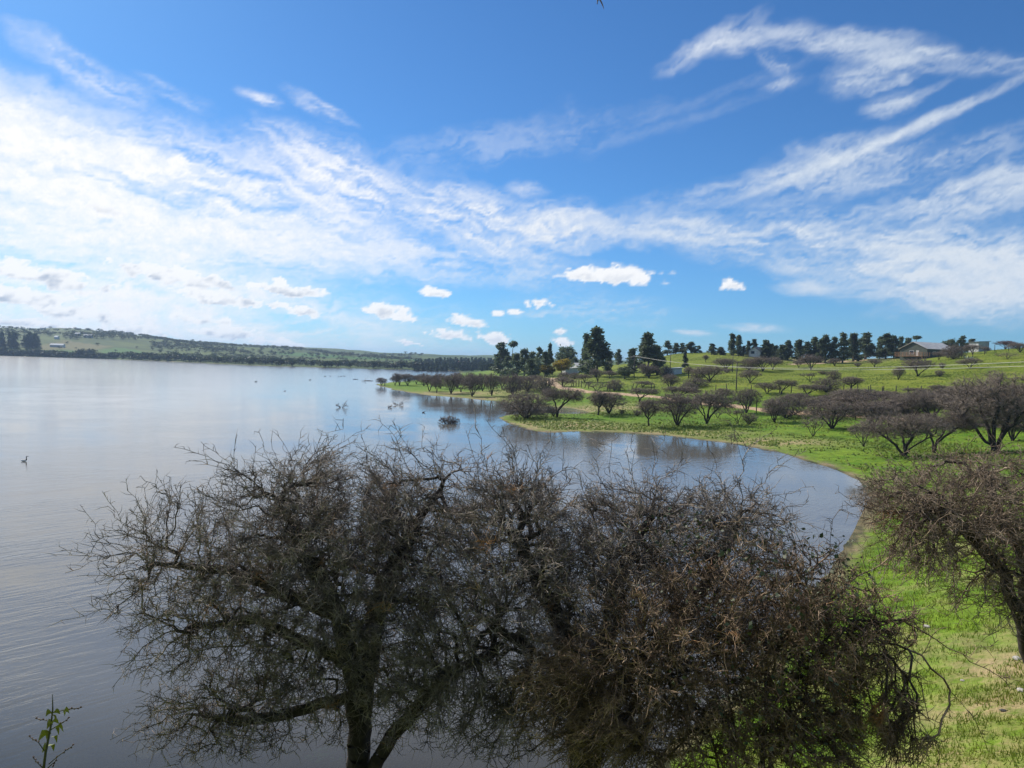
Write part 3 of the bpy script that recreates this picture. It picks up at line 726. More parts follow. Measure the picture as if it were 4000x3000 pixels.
SHRUBS = [
 (2162,1629,1585,32,'shrub','small bare shrub at the foot of the leaning thorn tree'),(2430,1618,1597,26,'shrub','tiny bare shrub by the sandy inlet'),
 (2490,1626,1598,32,'shrub','little round shrub beside the slender thorn tree'),(2927,1657,1612,58,'shrub','twiggy rounded shrub beside the crooked low thorn tree'),
 (2840,1457,1436,32,'shrub','small shrub by the far utility pole'),(3670,1472,1446,30,'shrub','small upright shrub on the slope under the wires'),
 (3680,1441,1417,24,'shrub','tiny green-grey shrub between the two wires'),(2858,1735,1690,44,'sparse','dead twiggy sapling on the dry patch above the cove'),
 (2330,1528,1488,80,'sparse','pale thin shrub along the leaning fence posts'),(3936,1403,1380,60,'sparse','broken branchy shrub beside the crest fence'),
 (3215,1462,1448,40,'shrub','low dark shrub on the upper slope'),(3350,1432,1418,24,'shrub','small shrub by the eucalyptus row')]
def build_thorns():
    for (x, y, t, w, k, lb) in THORNS:
        mat = M_TWIG_RED if 'reddish' in lb else None
        thorn(x, y, t, w, k, lb, 'bare thorn trees on the shore and slope', mat, dmax=400, flip=(k == 'leaning' and x > 3000 and False))
    for lst, kinds, lb, gr in SHARED:
        for (x, y, t, w) in lst:
            thorn(x, y, t, w, kinds[rnd.randrange(len(kinds))], lb, gr, None, dmax=400)
    for (x, y, t, w, k, lb) in SHRUBS:
        thorn(x, y, t, w, k, lb, 'small shrubs on the grass', M_TWIG_PALE if 'pale' in lb or 'dead' in lb else None, 'bare_shrub', dmax=400)
build_thorns()

# ------------------------------------------------------------------ foreground thicket
def pt(px, py, y):
    v = raydir(px, py); t = y / v[1]; q = v * t; return (q[0], q[1], q[2] + CAMH)
def pxr(n, y): return n * y / FPX
def near_tree(name, label, seed, stems, ells, whips, mat, step=.2, amp=.045, rt=.0046, twig=(2, .36), twig_r=.0052, droop=0.0, maxr=.2, trunk_count=22, cat='tree', crown='crown', lo=None, dens=1.6):
    rng = np.random.default_rng(seed)
    T = ellipsoid_targets(rng, [((pt(cx, cy, y)), (pxr(rx, y), ry, pxr(rz, y)), int(n * dens)) for (cx, cy, y, rx, ry, rz, n) in ells], .6)
    T = np.concatenate([T, np.array([pt(x, y, d) for x, y, d in whips])]) if whips else T
    for (cx, cy, y, rx, ry, rz, n) in ells:                       # long shoots stand out of the crown
        d = rng.normal(0, 1, (max(6, n // 16), 3)); d[:, 2] = np.abs(d[:, 2]) * .8; d /= np.linalg.norm(d, axis=1, keepdims=True)
        T = np.concatenate([T, np.array(pt(cx, cy, y)) + d * rng.uniform(1.0, 1.28, (len(d), 1)) * np.array([pxr(rx, y), ry, pxr(rz, y)])])
    T = T[T[:, 2] > (lo if lo is not None else .15)]
    st = [[pt(*p) if len(p) == 3 and p[1] > 100 else p for p in s] for s in stems]
    tv, cv = grow(rng, st, T, step=step, amp=amp, rt=rt, twig=twig, twig_r=twig_r, droop=droop, maxr=maxr, trunk_count=trunk_count, kmain=8, expo=.485, bent=True)
    base = np.array(st[0][0])
    o = thing(name, label, cat, tuple(base))
    for nm, (V, Fc), mt in (('trunk', tv, M_BARK), (crown, cv, mat)):
        obj(nm, fast_mesh(nm, V - base, Fc), mt, o)
    return o
def build_thicket():
    rng = np.random.default_rng(77)
    b1 = (-2.72, 13.4, -.15)
    stems = [[b1, pt(1400,2700,13.3), pt(1330,2400,13.4), pt(1180,2150,13.6), pt(1080,1950,13.8)],
             [b1, pt(1560,2840,13.2), pt(1760,2640,13.0), pt(1960,2520,12.8), pt(2060,2420,12.6)],
             [b1, pt(1420,2720,13.5), pt(1480,2350,13.8), pt(1620,2050,14), pt(1760,1850,14)],
             [pt(1400,2700,13.3), pt(1150,2780,13.0), pt(950,2820,12.7), pt(760,2790,12.5)],
             [pt(1390,2600,13.3), pt(1000,2420,13.2), pt(720,2450,13.0)],
             [pt(1340,2420,13.4), pt(900,2230,13.5), pt(600,2200,13.4)]]
    whips = [(330,2080,13.6),(420,1975,13.6),(240,2150,13.4),(300,2250,13.2),(360,2370,13.2),(480,2560,12.8),(540,2640,12.8),(480,2780,12.5),(500,2955,12.2),(560,2900,12.3),
             (640,1940,13.8),(840,1800,14),(1000,1740,14),(1085,1700,14),(1200,1690,14.2),(1260,1680,14.2),(1480,1620,14.4),(1530,1640,14.4),(1320,1700,14.3),(950,1850,14),
             (740,1890,13.8),(700,2950,12.6),(900,2960,12.6),(560,2740,12.6),(430,2890,12.4)]
    near_tree('thorn_tree', 'huge bare thorn tree with dark forked trunk standing in the shallows', 11, stems,
              [(1150,2180,13.6,700,2.4,400,1500),(1500,2050,14.0,520,2.2,340,1150),(850,2330,13.3,470,1.9,300,560),(1650,2350,13.5,450,2.0,420,900),(1050,2650,13.0,520,1.5,280,760),
               (1250,2000,13.9,500,2.0,270,420),(850,2830,12.6,340,1.1,150,230),(1500,2700,13.2,330,1.3,230,260),(1400,2480,12.3,480,.9,330,560),(1700,2680,12.2,330,.8,260,300)], whips, M_TWIG_NEAR, droop=.05)
    b2 = (1.35, 12.6, -.1)
    stems = [[b2, pt(2250,2700,12.6), pt(2150,2350,12.8), pt(2000,2050,13)], [b2, pt(2330,2650,12.7), pt(2420,2250,12.9), pt(2560,1980,13.1)],
             [b2, pt(2280,2720,12.4), pt(2020,2500,12.3), pt(1830,2380,12.2)], [b2, pt(2400,2700,12.5), pt(2750,2300,12.8), pt(2900,2000,13)]]
    whips = [(1850,1590,13.4),(1900,1640,13.4),(1820,1680,13.4),(1960,1660,13.4),(2010,1740,13.2),(2100,1760,13.2),(2200,1770,13.2),(2350,1710,13.3),(2390,1720,13.3),(2470,1690,13.3),
             (2540,1700,13.3),(2600,1680,13.3),(2680,1700,13.3),(2760,1740,13.3),(2850,1640,13.4),(2870,1680,13.4),(2920,1760,13.3),(3020,1690,13.4),(3080,1770,13.3),(3150,1760,13.3),
             (3000,1850,13.2),(3180,1900,13.2),(2960,1720,13.4),(2300,1800,13.2),(2150,1680,13.3),(2440,1760,13.2),(2700,1800,13.2),(2800,1820,13.2)]
    near_tree('thorn_tree', 'tangled grey thorn tree with orange lichen between the forked tree and the bramble', 12, stems,
              [(2150,2150,13.0,480,2.1,330,1250),(2550,2200,13.0,480,2.1,330,1050),(2250,2500,12.4,560,1.7,380,1150),(2850,2080,13.1,330,1.6,220,330),(2000,1930,13.3,240,1.2,180,230),
               (2650,2000,13.2,420,1.6,170,260),(1950,2780,11.8,330,.9,230,330)], whips, M_TWIG_NEAR, lo=.1)
    # bramble
    b3 = (3.9, 10.9, .25)
    stems = [[b3, pt(2850,2750,10.9), pt(2800,2350,11.1), pt(2700,2150,11.2)], [b3, pt(3000,2700,10.9), pt(3100,2300,11.2), pt(3250,2150,11.4)],
             [b3, pt(2750,2800,10.7), pt(2500,2500,10.8)], [b3, pt(3000,2600,10.8), pt(3250,2420,10.6), pt(3520,2420,10.5), pt(3900,2640,10.3)],
             [b3, pt(3050,2600,10.6), pt(3300,2450,10.4), pt(3600,2560,10.1), pt(3800,2800,9.9)], [b3, pt(3000,2550,11), pt(3350,2250,11.2), pt(3600,2120,11.3)]]
    whips = [(3250,2050,11.4),(3330,2010,11.4),(3420,2080,11.4),(3500,2150,11.3),(3600,2080,11.3),(3700,2010,11.3),(3560,2260,11.0),(3650,2380,10.6),(3900,2500,10.4),(3950,2700,10.2),
             (3700,2900,9.9),(3850,2900,9.9),(3620,2750,10.1),(3550,2880,10.0),(3480,2700,10.2),(3980,2660,10.3),(3450,2940,10.0),(3280,1990,11.4),(2950,2000,11.4),(3060,2030,11.4)]
    br = near_tree('bramble_bush', 'dense brown bramble bush with arching canes and a few green leaves beside the green bank', 13, stems,
              [(2900,2500,10.9,480,1.5,400,1500),(2600,2600,10.8,450,1.3,380,900),(3150,2420,11.0,330,1.3,300,800),(3050,2850,10.4,460,1.1,250,900),(2500,2880,10.5,420,1.0,200,450),(2280,2760,10.9,330,1.0,280,620),
               (3330,2650,10.4,240,.9,300,420),(3430,2850,10.1,230,.8,200,260),(3420,2480,10.6,190,.8,190,160)], whips, M_CANE, step=.17, amp=.035, twig=(2, .26), twig_r=.0050, cat='bush', maxr=.016, lo=.3)
    # leaves on the bramble
    n = 1500
    T = ellipsoid_targets(rng, [(pt(2950,2450,10.6), (1.9, 1.3, 1.4), 520), (pt(3150,2250,11), (1.1, 1.0, .8), 420), (pt(3100,2750,10.2), (1.3, .8, .9), 300), (pt(2700,2100,11.4), (1.2, .9, .45), 220)], .4)
    n = len(T)
    d = rng.normal(0, 1, (n, 3)); d /= np.linalg.norm(d, axis=1, keepdims=True); a = np.cross(d, rng.normal(0, 1, (n, 3))); a /= np.linalg.norm(a, axis=1, keepdims=True)
    L = rng.uniform(.035, .085, (n, 1)); up = np.cross(a, d)
    V = np.stack([T, T + d * L * .5 + a * L * .38 + up * L * .1, T + d * L * 1.1, T + d * L * .5 - a * L * .38 + up * L * .1], 1) - np.array(b3)
    lm, TT, PP = principled('bramble_leaf'); geo = TT.new('ShaderNodeNewGeometry')
    nz = TT.noise(geo.outputs['Position'], 2.0, 3)
    TT.l.new(TT.mix(TT.rng(nz, .35, .6), (.035, .060, .022), (.085, .095, .045)), PP.inputs['Base Color']); PP.inputs['Roughness'].default_value = .65
    lv = obj('leaves', fast_mesh('leaves', V.reshape(-1, 3), np.arange(4 * n).reshape(-1, 4), False), lm, br); lv['kind'] = 'stuff'
    # tree on the bank
    p, d_ = ground(4060, 2740)
    b4 = tuple(p - np.array([0, 0, .1])); y4 = p[1]
    stems = [[b4, pt(4000,2500,y4), pt(3930,2250,y4), pt(3760,2060,y4+.1), pt(3620,1960,y4+.2)], [b4, pt(4020,2480,y4), pt(4000,2200,y4+.3), pt(3900,2000,y4+.5), pt(3850,1850,y4+.6)],
             [b4, pt(4010,2450,y4), pt(4150,2150,y4), pt(4250,1950,y4)]]
    whips = [(3400,1880,y4),(3440,1950,y4),(3480,1830,y4+.4),(3550,1800,y4+.6),(3650,1780,y4+.8),(3720,1770,y4+.8),(3800,1790,y4+.8),(3900,1750,y4+1),(3960,1740,y4+1),(3430,2040,y4),(3500,2100,y4),
             (3600,2200,y4-.3),(3680,2330,y4-.5),(3820,2420,y4-.6),(3560,1850,y4+.4)]
    near_tree('thorn_tree', 'brown thorn tree leaning out from the green bank beyond the bramble', 14, stems,
              [(3720,2000,y4+.2,340,2.0,190,900),(3600,2050,y4+.1,200,1.4,170,300),(3520,1980,y4+.2,170,1.2,150,320),(3560,2200,y4-.2,170,1.0,130,160),(3900,2050,y4,320,2.2,280,1100),(4150,2100,y4,350,2.2,330,800),(3850,1870,y4+.7,300,1.6,110,380),(3900,2300,y4-.3,300,1.6,190,420)], whips, M_TWIG_TAN, droop=.10, lo=.9, dens=.78, maxr=.11)
build_thicket()

# ------------------------------------------------------------------ eucalyptus and other leafy trees
def leaf_material(name, c0, c1, sc=.5):
    mt, T, P = principled(name)
    geo = T.new('ShaderNodeNewGeometry'); oi = T.new('ShaderNodeObjectInfo')
    n = T.noise(geo.outputs['Position'], sc, 4, .65)
    f = T.math('ADD', T.rng(n, .32, .68), T.math('MULTIPLY', T.math('SUBTRACT', oi.outputs['Random'], .5), .35), clamp=True)
    T.l.new(T.mix(f, c0, c1), P.inputs['Base Color']); P.inputs['Roughness'].default_value = .55
    P.inputs['Specular IOR Level'].default_value = .3
    tl = T.new('ShaderNodeBsdfTranslucent'); T.l.new(P.inputs['Base Color'].links[0].from_socket, tl.inputs[0]); mx = T.new('ShaderNodeMixShader'); mx.inputs[0].default_value = .42
    T.l.new(P.outputs[0], mx.inputs[1]); T.l.new(tl.outputs[0], mx.inputs[2]); T.l.new(mx.outputs[0], T.n['Material Output'].inputs[0])
    return mt
M_EUC = leaf_material('eucalyptus_leaf', (.060, .086, .042), (.165, .200, .105))
M_PLANT = leaf_material('plantation_leaf', (.028, .052, .030), (.060, .095, .050), .08)
M_AROMO = leaf_material('mimosa_flower', (.16, .14, .02), (.48, .36, .03), .8)
M_CYPRESS = leaf_material('cypress_leaf', (.020, .036, .018), (.045, .070, .032), 1.0)
M_EUCBARK = simple('pale_bark', (.20, .165, .13), .85, .4, 3)
M_FARTREE = leaf_material('far_tree_leaf', (.030, .045, .022), (.062, .080, .036), .03)
def cards(rng, P, size, droop=.4):
    n = len(P); d = rng.normal(0, 1, (n, 3)); d[:, 2] -= droop; d /= np.linalg.norm(d, axis=1, keepdims=True)
    a = np.cross(d, rng.normal(0, 1, (n, 3))); a /= np.linalg.norm(a, axis=1, keepdims=True) + 1e-9
    L = rng.uniform(.6, 1.3, (n, 1)) * size; w = a * L * .27; nrm = np.cross(a, d) * L * .10
    # a leaf spray folded along its midrib: two faces with depth
    V = np.stack([P, P + d * L * .5 + w + nrm, P + d * L, P + d * L * .5 - w + nrm], 1)
    F = (np.array([[0, 1, 2], [0, 2, 3]])[None] + (np.arange(n) * 4)[:, None, None]).reshape(-1, 3)
    return V.reshape(-1, 3), F
def leafy(seed, kind):
    rng = np.random.default_rng(seed); u = rng.uniform; H = 12.0
    cl = []                                             # clumps: centre, radius, count
    if kind == 'cone':
        for k in range(46):
            z = u(.10, .97) ** .9; r = (1 - z) ** .9 * 3.3 + .15; a = u(0, 6.28); q = u(.35, 1) * r
            cl.append(((q * math.cos(a), q * math.sin(a), z * H), u(.5, 1.0) * (1.15 - .5 * z), 62))
    elif kind == 'tall':
        for k in range(34):
            z = min(.98, .12 + .86 * k / 33); r = 1.75 * math.sin(min(1, (1.04 - z) / .55) * 1.57) + .15; a = u(0, 6.28); q = u(.2, 1) * r
            cl.append(((q * math.cos(a), q * math.sin(a), z * H), u(.5, 1.0) * (1.25 - .75 * z), 58))
    elif kind == 'round':
        for k in range(44):
            d = rng.normal(0, 1, 3); d /= np.linalg.norm(d); q = u(.55, 1)
            cl.append(((d[0] * 3.6 * q, d[1] * 3.6 * q, H * .60 + d[2] * H * .36 * q), u(.7, 1.2), 58))
    elif kind == 'dense':
        for k in range(30):
            z = u(.12, .97); r = 2.1 * math.sin(min(1, (1.05 - z) / .8) * 1.57) + .1; a = u(0, 6.28); q = u(.3, 1) * r
            cl.append(((q * math.cos(a), q * math.sin(a), z * H), u(.7, 1.15) * (1.2 - .7 * z), 56))
    elif kind == 'tuft':
        for k in range(9): cl.append(((u(-.9, .9), u(-.9, .9), H * u(.84, .97)), u(.45, .8), 48))
        for k in range(4): cl.append(((u(-.8, .8), u(-.8, .8), H * u(.35, .6)), u(.4, .6), 34))
    elif kind == 'cypress':
        for k in range(40):
            z = u(.04, .98); r = 1.9 * (1 - z) ** .7; a = u(0, 6.28)
            cl.append(((r * math.cos(a) * .8, r * math.sin(a) * .8, z * H), .75 * (1.1 - .5 * z), 46))
    pts = [np.array(c) + rng.normal(0, 1, (int(n * 1.5), 3)) * np.array([.52, .52, .45]) * r for c, r, n in cl]
    V, F = cards(rng, np.concatenate(pts), .72 if kind != 'cypress' else .6)
    b = MB(); top = H * .93; bend = u(-.5, .5)
    pth = [(bend * math.sin(t * 2.6) * .6, .3 * math.sin(t * 3), t * top) for t in np.linspace(0, 1, 9)]
    b.tube(pth, [.26 * (1 - .88 * t) + .02 for t in np.linspace(0, 1, 9)], 7)
    for c, r, n in cl[::2]:
        z = max(.6, c[2] - u(.5, 1.6) - .25 * math.hypot(c[0], c[1])); t = min(.98, z / top)
        s0 = (bend * math.sin(t * 2.6) * .6, .3 * math.sin(t * 3), z)
        b.tube([s0, ((s0[0] + c[0]) * .5, (s0[1] + c[1]) * .5, (z + c[2]) * .5 + .15), c], [.07, .05, .015], 4, False)
    W = V[:, 0].max() - V[:, 0].min()
    return b.mesh('leafy_trunk', True), fast_mesh('leafy_crown', V, F, False), (W, V[:, 2].max())
LEAFY = {k: [leafy(300 + 20 * i + j, k) for j in range(n)] for i, (k, n) in enumerate([('cone', 2), ('tall', 3), ('round', 1), ('dense', 3), ('tuft', 1), ('cypress', 1)])}
def leafy_tree(px, py, top, w, kind, name, label, group=None, leaf=None, dmax=450, parts=True):
    p, d = ground(px, py, dmax); dist = math.hypot(d, CAMH - p[2])
    tm, cm, dims = LEAFY[kind][rnd.randrange(len(LEAFY[kind]))]
    H = (py - top) * dist / FPX * 1.05; W = w * dist / FPX * 1.28
    o = thing(name, label, 'tree', (p[0], p[1], p[2] - .1), rnd.uniform(0, 6.28), group)
    o.scale = (W / dims[0], W / dims[0], H / dims[1])
    part('trunk', tm, M_EUCBARK, o); part('crown', cm, leaf or M_EUC, o)
    return o
EUC = [
 (1957,1469,1337,72,'tall','eucalyptus with russet lower edge, outermost of the clump towards the lake'),(2003,1466,1333,34,'tuft','thin eucalyptus with a lone tuft of leaves on a bare stem'),
 (2145,1467,1341,38,'cone','narrow spire-like eucalyptus in the clump beside the house'),(2213,1450,1348,78,'round','rounded eucalyptus right behind the yellow mimosa'),
 (2328,1472,1279,128,'cone','tallest broad cone-shaped eucalyptus towering over the white house'),(2287,1462,1304,54,'tall','eucalyptus stem merged into the side of the tallest one'),
 (2525,1470,1301,110,'cone','second big eucalyptus, bushy, beside the utility pole with wires'),(2566,1464,1352,58,'tall','smaller eucalyptus pressed against the bushy one'),
 (2470,1456,1362,48,'tall','eucalyptus behind the utility pole with wires'),(2415,1426,1364,32,'tall','loose young eucalyptus between the two big ones'),
 (2606,1382,1325,42,'dense','dark dense eucalyptus starting the row along the hilltop'),(2857,1388,1306,36,'tall','tall thin eucalyptus, twin of a conical one on the hilltop'),
 (2883,1390,1313,40,'cone','conical eucalyptus, twin of a tall thin one on the hilltop'),(3578,1368,1297,26,'tuft','slim palm-like eucalyptus rising over the farmhouse roof'),
 (2990,1398,1332,42,'tall','eucalyptus in front of the gabled hilltop house'),(3795,1352,1308,36,'tall','eucalyptus touching the concrete shed'),
 (3703,1356,1302,44,'round','broad eucalyptus behind the farmhouse roof')]
EUC_ROW = [(2640,1380,1338,30),(2665,1380,1340,32),(2700,1379,1336,44),(2730,1379,1350,22),(2780,1386,1343,37),(2815,1387,1356,34),(2905,1390,1352,24),(2922,1390,1334,22),(2945,1392,1328,30),
 (3012,1398,1345,32),(3055,1406,1350,42),(3077,1408,1335,36),(3120,1412,1333,42),(3150,1414,1340,42),(3180,1415,1325,48),(3222,1418,1316,50),(3255,1418,1325,38),(3290,1418,1310,52),(3332,1412,1313,48),
 (3380,1405,1310,62),(3435,1402,1325,26),(3460,1402,1313,52),(3490,1401,1320,36),(3515,1398,1325,36),(3545,1388,1322,36),(3675,1352,1315,24),(3737,1354,1315,24),(3758,1354,1296,30),(3030,1402,1352,30),(3205,1418,1330,40)]
EUC_CLUMP = [(2020,1472,1380,72),(2047,1470,1362,58),(2080,1467,1374,54),(2105,1467,1355,52),(2128,1470,1372,44),(2245,1452,1395,42),(2376,1464,1370,44),(1985,1470,1392,60),(2070,1472,1402,60)]
for (x, y, t, w, k, lb) in EUC: leafy_tree(x, y, t, w, k, 'eucalyptus', lb, 'eucalyptus trees')
for (x, y, t, w) in EUC_ROW: leafy_tree(x, y, t, w, rnd.choice(['tall', 'tall', 'dense']), 'eucalyptus', 'feathery eucalyptus in the long row on the hilltop', 'eucalyptus row on the hilltop')
for (x, y, t, w) in EUC_CLUMP: leafy_tree(x, y, t, w, 'dense', 'eucalyptus', 'dark eucalyptus in the clump beside the house', 'eucalyptus clump by the house')
leafy_tree(2193, 1464, 1398, 66, 'round', 'mimosa_tree', 'yellow flowering mimosa tree beside the white house', None, M_AROMO)
leafy_tree(2138, 1470, 1424, 60, 'round', 'mimosa_tree', 'half yellow low mimosa at the edge of the eucalyptus clump', None, leaf_material('mimosa_mixed', (.05, .07, .02), (.26, .20, .03), .5))
leafy_tree(2676, 1434, 1373, 28, 'cypress', 'cypress', 'small dark pointed cypress on the green slope', None, M_CYPRESS)
leafy_tree(2440, 1480, 1432, 62, 'round', 'leafy_bush', 'green leafy bush behind the thorn trees at the foot of the pole', None, M_EUC)
# plantation across the water and woods on the far hill
for k in range(148):
    x = 1622 + 318 * (k % 37) / 36 + rnd.uniform(-5, 5); row = k // 37
    leafy_tree(x, 1449 - row * 8 + rnd.uniform(-2, 2), 1449 - row * 8 - rnd.uniform(24, 31) + (4 if x < 1700 else 0), rnd.uniform(15, 22), 'dense', 'plantation_tree', 'dark tree of the dense plantation across the water', 'plantation trees across the water', M_PLANT, 1500)
for k in range(26):
    x = rnd.uniform(-20, 62) if k < 15 else rnd.uniform(95, 150)
    b = 1362 - rnd.uniform(0, 14)
    leafy_tree(x, b, b - rnd.uniform(30, 52), rnd.uniform(16, 24), 'dense', 'grove_tree', 'dark tall tree in the grove on the opposite hillside', 'grove on the opposite hillside', M_PLANT, 1600)

# far-shore trees: one small mesh each
def far_mesh(seed):
    rng = np.random.default_rng(seed)
    T = ellipsoid_targets(rng, [((0, 0, 3.0), (2.9, 2.9, 1.1), 95), ((rng.uniform(-1, 1), 0, 3.6), (1.6, 1.6, .8), 40), ((rng.uniform(-1.5, 1.5), 0, 2.3), (1.5, 1.5, .7), 30)], .5)
    V, F = cards(rng, T, 1.5, 0)
    b = MB().tube([(0, 0, 0), (.1, 0, 1.2), (.5, .1, 2.6)], [.22, .17, .08], 5).tube([(.08, 0, .9), (-.6, .2, 2.4)], [.13, .06], 5)
    tv = np.array(b.v); tf = [(f[0], f[i], f[i + 1]) for f in b.f for i in range(1, len(f) - 1)]
    return np.concatenate([V, tv]), np.concatenate([F, np.array(tf) + len(V)])
FARM = [far_mesh(500 + k) for k in range(4)]
FARMESH = [fast_mesh('far_tree', *f, False) for f in FARM]
for me_ in FARMESH: me_.materials.append(M_FARTREE)
def shore_y(x): return float(np.interp(x, [0, 400, 700, 1000, 1300, 1500, 1700], [1390, 1402, 1414, 1428, 1437, 1442, 1446]))
def far_scatter():
    R_ = random.Random(9); acc = []
    # belt along the opposite shore: each tree a thing
    for k in range(170):
        x = 1640 * (k + R_.uniform(-.4, .4)) / 169; y = shore_y(x) - R_.choice([1.5, 2.5, 4, 6, 9]) - R_.uniform(0, 3)
        p, d = ground(max(x, -20), y, 1600)
        if p[2] < .25: continue
        h = R_.uniform(3.4, 6.0) * (1.15 if x < 700 else .95)
        o = obj('far_thorn_tree', FARMESH[R_.randrange(4)], None); s = h / 4.2
        o.location = (p[0], p[1], p[2] - .1); o.scale = (s * R_.uniform(1, 1.5), s * R_.uniform(1, 1.5), s); o.rotation_euler.z = R_.uniform(0, 6.28)
        tag(o, 'dark scrubby tree in the belt along the opposite shore', 'tree', 'trees along the opposite shore')
    # scrub over the hills behind it: nobody could count it
    rng = np.random.default_rng(4); n0 = 9000
    az = np.radians(rng.uniform(-37, -7, n0)); r = rng.uniform(560, 1620, n0); X = r * np.sin(az); Y = r * np.cos(az); Z = height(X, Y); sdl = lake_sd(X, Y)
    px, py = project(X, Y, Z); clump = fbm(X * .008, Y * .008, 77, 4)
    dense = np.where(r > 1050, .50, .26) * np.where(px < 950, 1.0, .6) * (.25 + ss(.35, .62, clump) * 1.5)
    dense = np.where((px > 140) & (px < 590) & (py > 1326) & (py < 1388), .01, dense) * (sdl > 6)
    sel = np.nonzero(rng.uniform(0, 1, n0) < dense)[0][:3000]
    V = []; F = []; b = 0
    for q in sel:
        fv, ff = FARM[R_.randrange(4)]; ff = ff[(np.arange(len(ff)) % 4 == 0)]
        s = R_.uniform(.4, 1.05) * (1.1 if r[q] > 1050 else .85); a = R_.uniform(0, 6.28)
        rot = np.array([[math.cos(a), -math.sin(a), 0], [math.sin(a), math.cos(a), 0], [0, 0, 1]])
        V.append((fv * np.array([s * 1.4, s * 1.4, s])) @ rot.T + np.array([X[q], Y[q], Z[q]])); F.append(ff + b); b += len(fv)
    me = fast_mesh('hill_scrub', np.concatenate(V), np.concatenate(F), False)
    tag(obj('hill_scrub', me, M_FARTREE), 'dark scrub scattered over the opposite hills', kind='stuff')
far_scatter()

# ------------------------------------------------------------------ dirt track
M_DIRT = simple('dirt', (.42, .29, .17), .95, .25, 1.2, .3)
def ribbon(name, pts, width, label):
    P = np.array([ground(x, y, 500)[0][:2] for x, y in pts]); L = [P[0]]
    for a, b in zip(P[:-1], P[1:]):
        n = max(1, int(np.linalg.norm(b - a) / 2.0)); L += [a + (b - a) * k / n for k in range(1, n + 1)]
    L = np.array(L)
    for _ in range(3): L[1:-1] = (L[:-2] + L[1:-1] * 2 + L[2:]) / 4
    t = np.gradient(L, axis=0); t /= np.linalg.norm(t, axis=1, keepdims=True); nn = np.stack([-t[:, 1], t[:, 0]], 1)
    V = []; F = []; k = 5
    for i in range(len(L)):
        w = width * (1 + .18 * math.sin(i * .7) + .1 * math.sin(i * 1.9))
        for j in range(k):
            q = L[i] + nn[i] * w * (j / (k - 1) - .5); V.append((q[0], q[1], hz(q[0], q[1]) + (.10 if 0 < j < k - 1 else -.04)))
    for i in range(len(L) - 1):
        for j in range(k - 1): F.append((i*k+j, i*k+j+1, (i+1)*k+j+1, (i+1)*k+j))
    tag(obj(name, fast_mesh(name, V, F), M_DIRT), label, kind='structure')
ribbon('dirt_track', [(2160,1478),(2152,1492),(2180,1512),(2300,1532),(2420,1540),(2530,1546),(2610,1558),(2740,1572),(2880,1590),(2970,1598),(3130,1614),(3300,1624),(3460,1636),(3690,1650),(3820,1657),(3990,1668)], 3.0, 'pale dirt track running between the thorn trees')
ribbon('hill_path', [(3080,1424),(3200,1421),(3290,1413),(3400,1404),(3500,1400)], 3.0, 'dusty path along the foot of the eucalyptus row')

# ------------------------------------------------------------------ fences, poles, wires
M_POST = simple('weathered_post', (.055, .045, .038), .9, .35, 6)
M_WIRE = simple('fence_wire', (.16, .15, .14), .5, .1, 5)
M_POLE = simple('utility_pole_wood', (.085, .070, .058), .9, .3, 4)
M_CABLE = simple('overhead_cable', (.50, .48, .44), .6, .1, 2)
post_me = MB().tube([(0, 0, -.3), (.01, 0, .5), (0, .01, 1.0)], [.075, .07, .062], 7).mesh('post', True)
def fence(label, posts, wires=3, strand=True):
    base = None; tops = []; f = None
    for q in posts:
        x, y, h = q[:3]; lean = q[3] if len(q) > 3 else rnd.uniform(-3, 3)
        p, d = ground(x, y, 420)
        if f is None: base = p; f = thing('wire_fence', label, 'fence', tuple(p), 0, 'wire fences')
        H = h * math.hypot(d, CAMH - p[2]) / FPX
        o = obj('post', post_me, M_POST, f); o.location = tuple(p - base); o.scale = (1.15, 1.15, H); o.rotation_euler = (R(rnd.uniform(-3, 3)), R(lean), 0)
        tops.append((p, H))
    if strand:
        for k in range(wires):
            g = .35 + .6 * k / max(1, wires - 1)
            for (p, H), (p2, H2) in zip(tops[:-1], tops[1:]):
                MB().tube([p - base + np.array([0, .02, H * g]), .5 * (p + p2) - base + np.array([0, .02, .5 * (H + H2) * g - .03]), p2 - base + np.array([0, .02, H2 * g])], .008, 3, False).build('strand', M_WIRE, f)
    return f
fence('old fence of leaning dark posts across the grass beside the dirt track', [(2143,1498,26),(2147,1501,28),(2159,1501,28),(2195,1505,24),(2233,1509,27),(2240,1509,27),(2250,1510,26),(2261,1512,26),(2271,1514,26),(2284,1516,26,18),(2299,1518,26),
      (2372,1528,26),(2382,1528,25),(2417,1528,28),(2422,1528,26),(2468,1522,24,16),(2482,1522,24,20),(2544,1528,28),(2554,1528,28)])
fence('long thin wire fence crossing the slope above the grey thorn belt', [(2795,1529,26),(2838,1531,30),(2875,1530,26),(2934,1529,24),(3000,1533,24),(3045,1535,24),(3090,1536,28),(3140,1532,22),(3190,1529,24),(3245,1526,22),(3296,1525,22),(3350,1527,24),
      (3393,1532,22),(3401,1532,26),(3446,1534,22),(3450,1534,24),(3500,1531,22),(3547,1533,23),(3597,1534,24),(3645,1538,24),(3700,1537,23),(3760,1536,23),(3822,1536,23),(3885,1535,24),(3928,1536,24),(3985,1537,24)])
fence('broken row of stout posts along the dirt track in the thorn belt', [(2954,1613,58,0),(3060,1610,36),(3180,1606,34),(3294,1605,36),(3341,1642,56,0),(3366,1606,36),(3439,1604,34)], strand=False)
fence('fence on the hill crest in front of the farmhouse and shed', [(3534,1402,22),(3585,1401,20),(3637,1398,22),(3705,1400,20),(3755,1398,24),(3800,1396,26),(3845,1385,22),(3885,1372,22),(3940,1370,24),(3985,1368,22)])
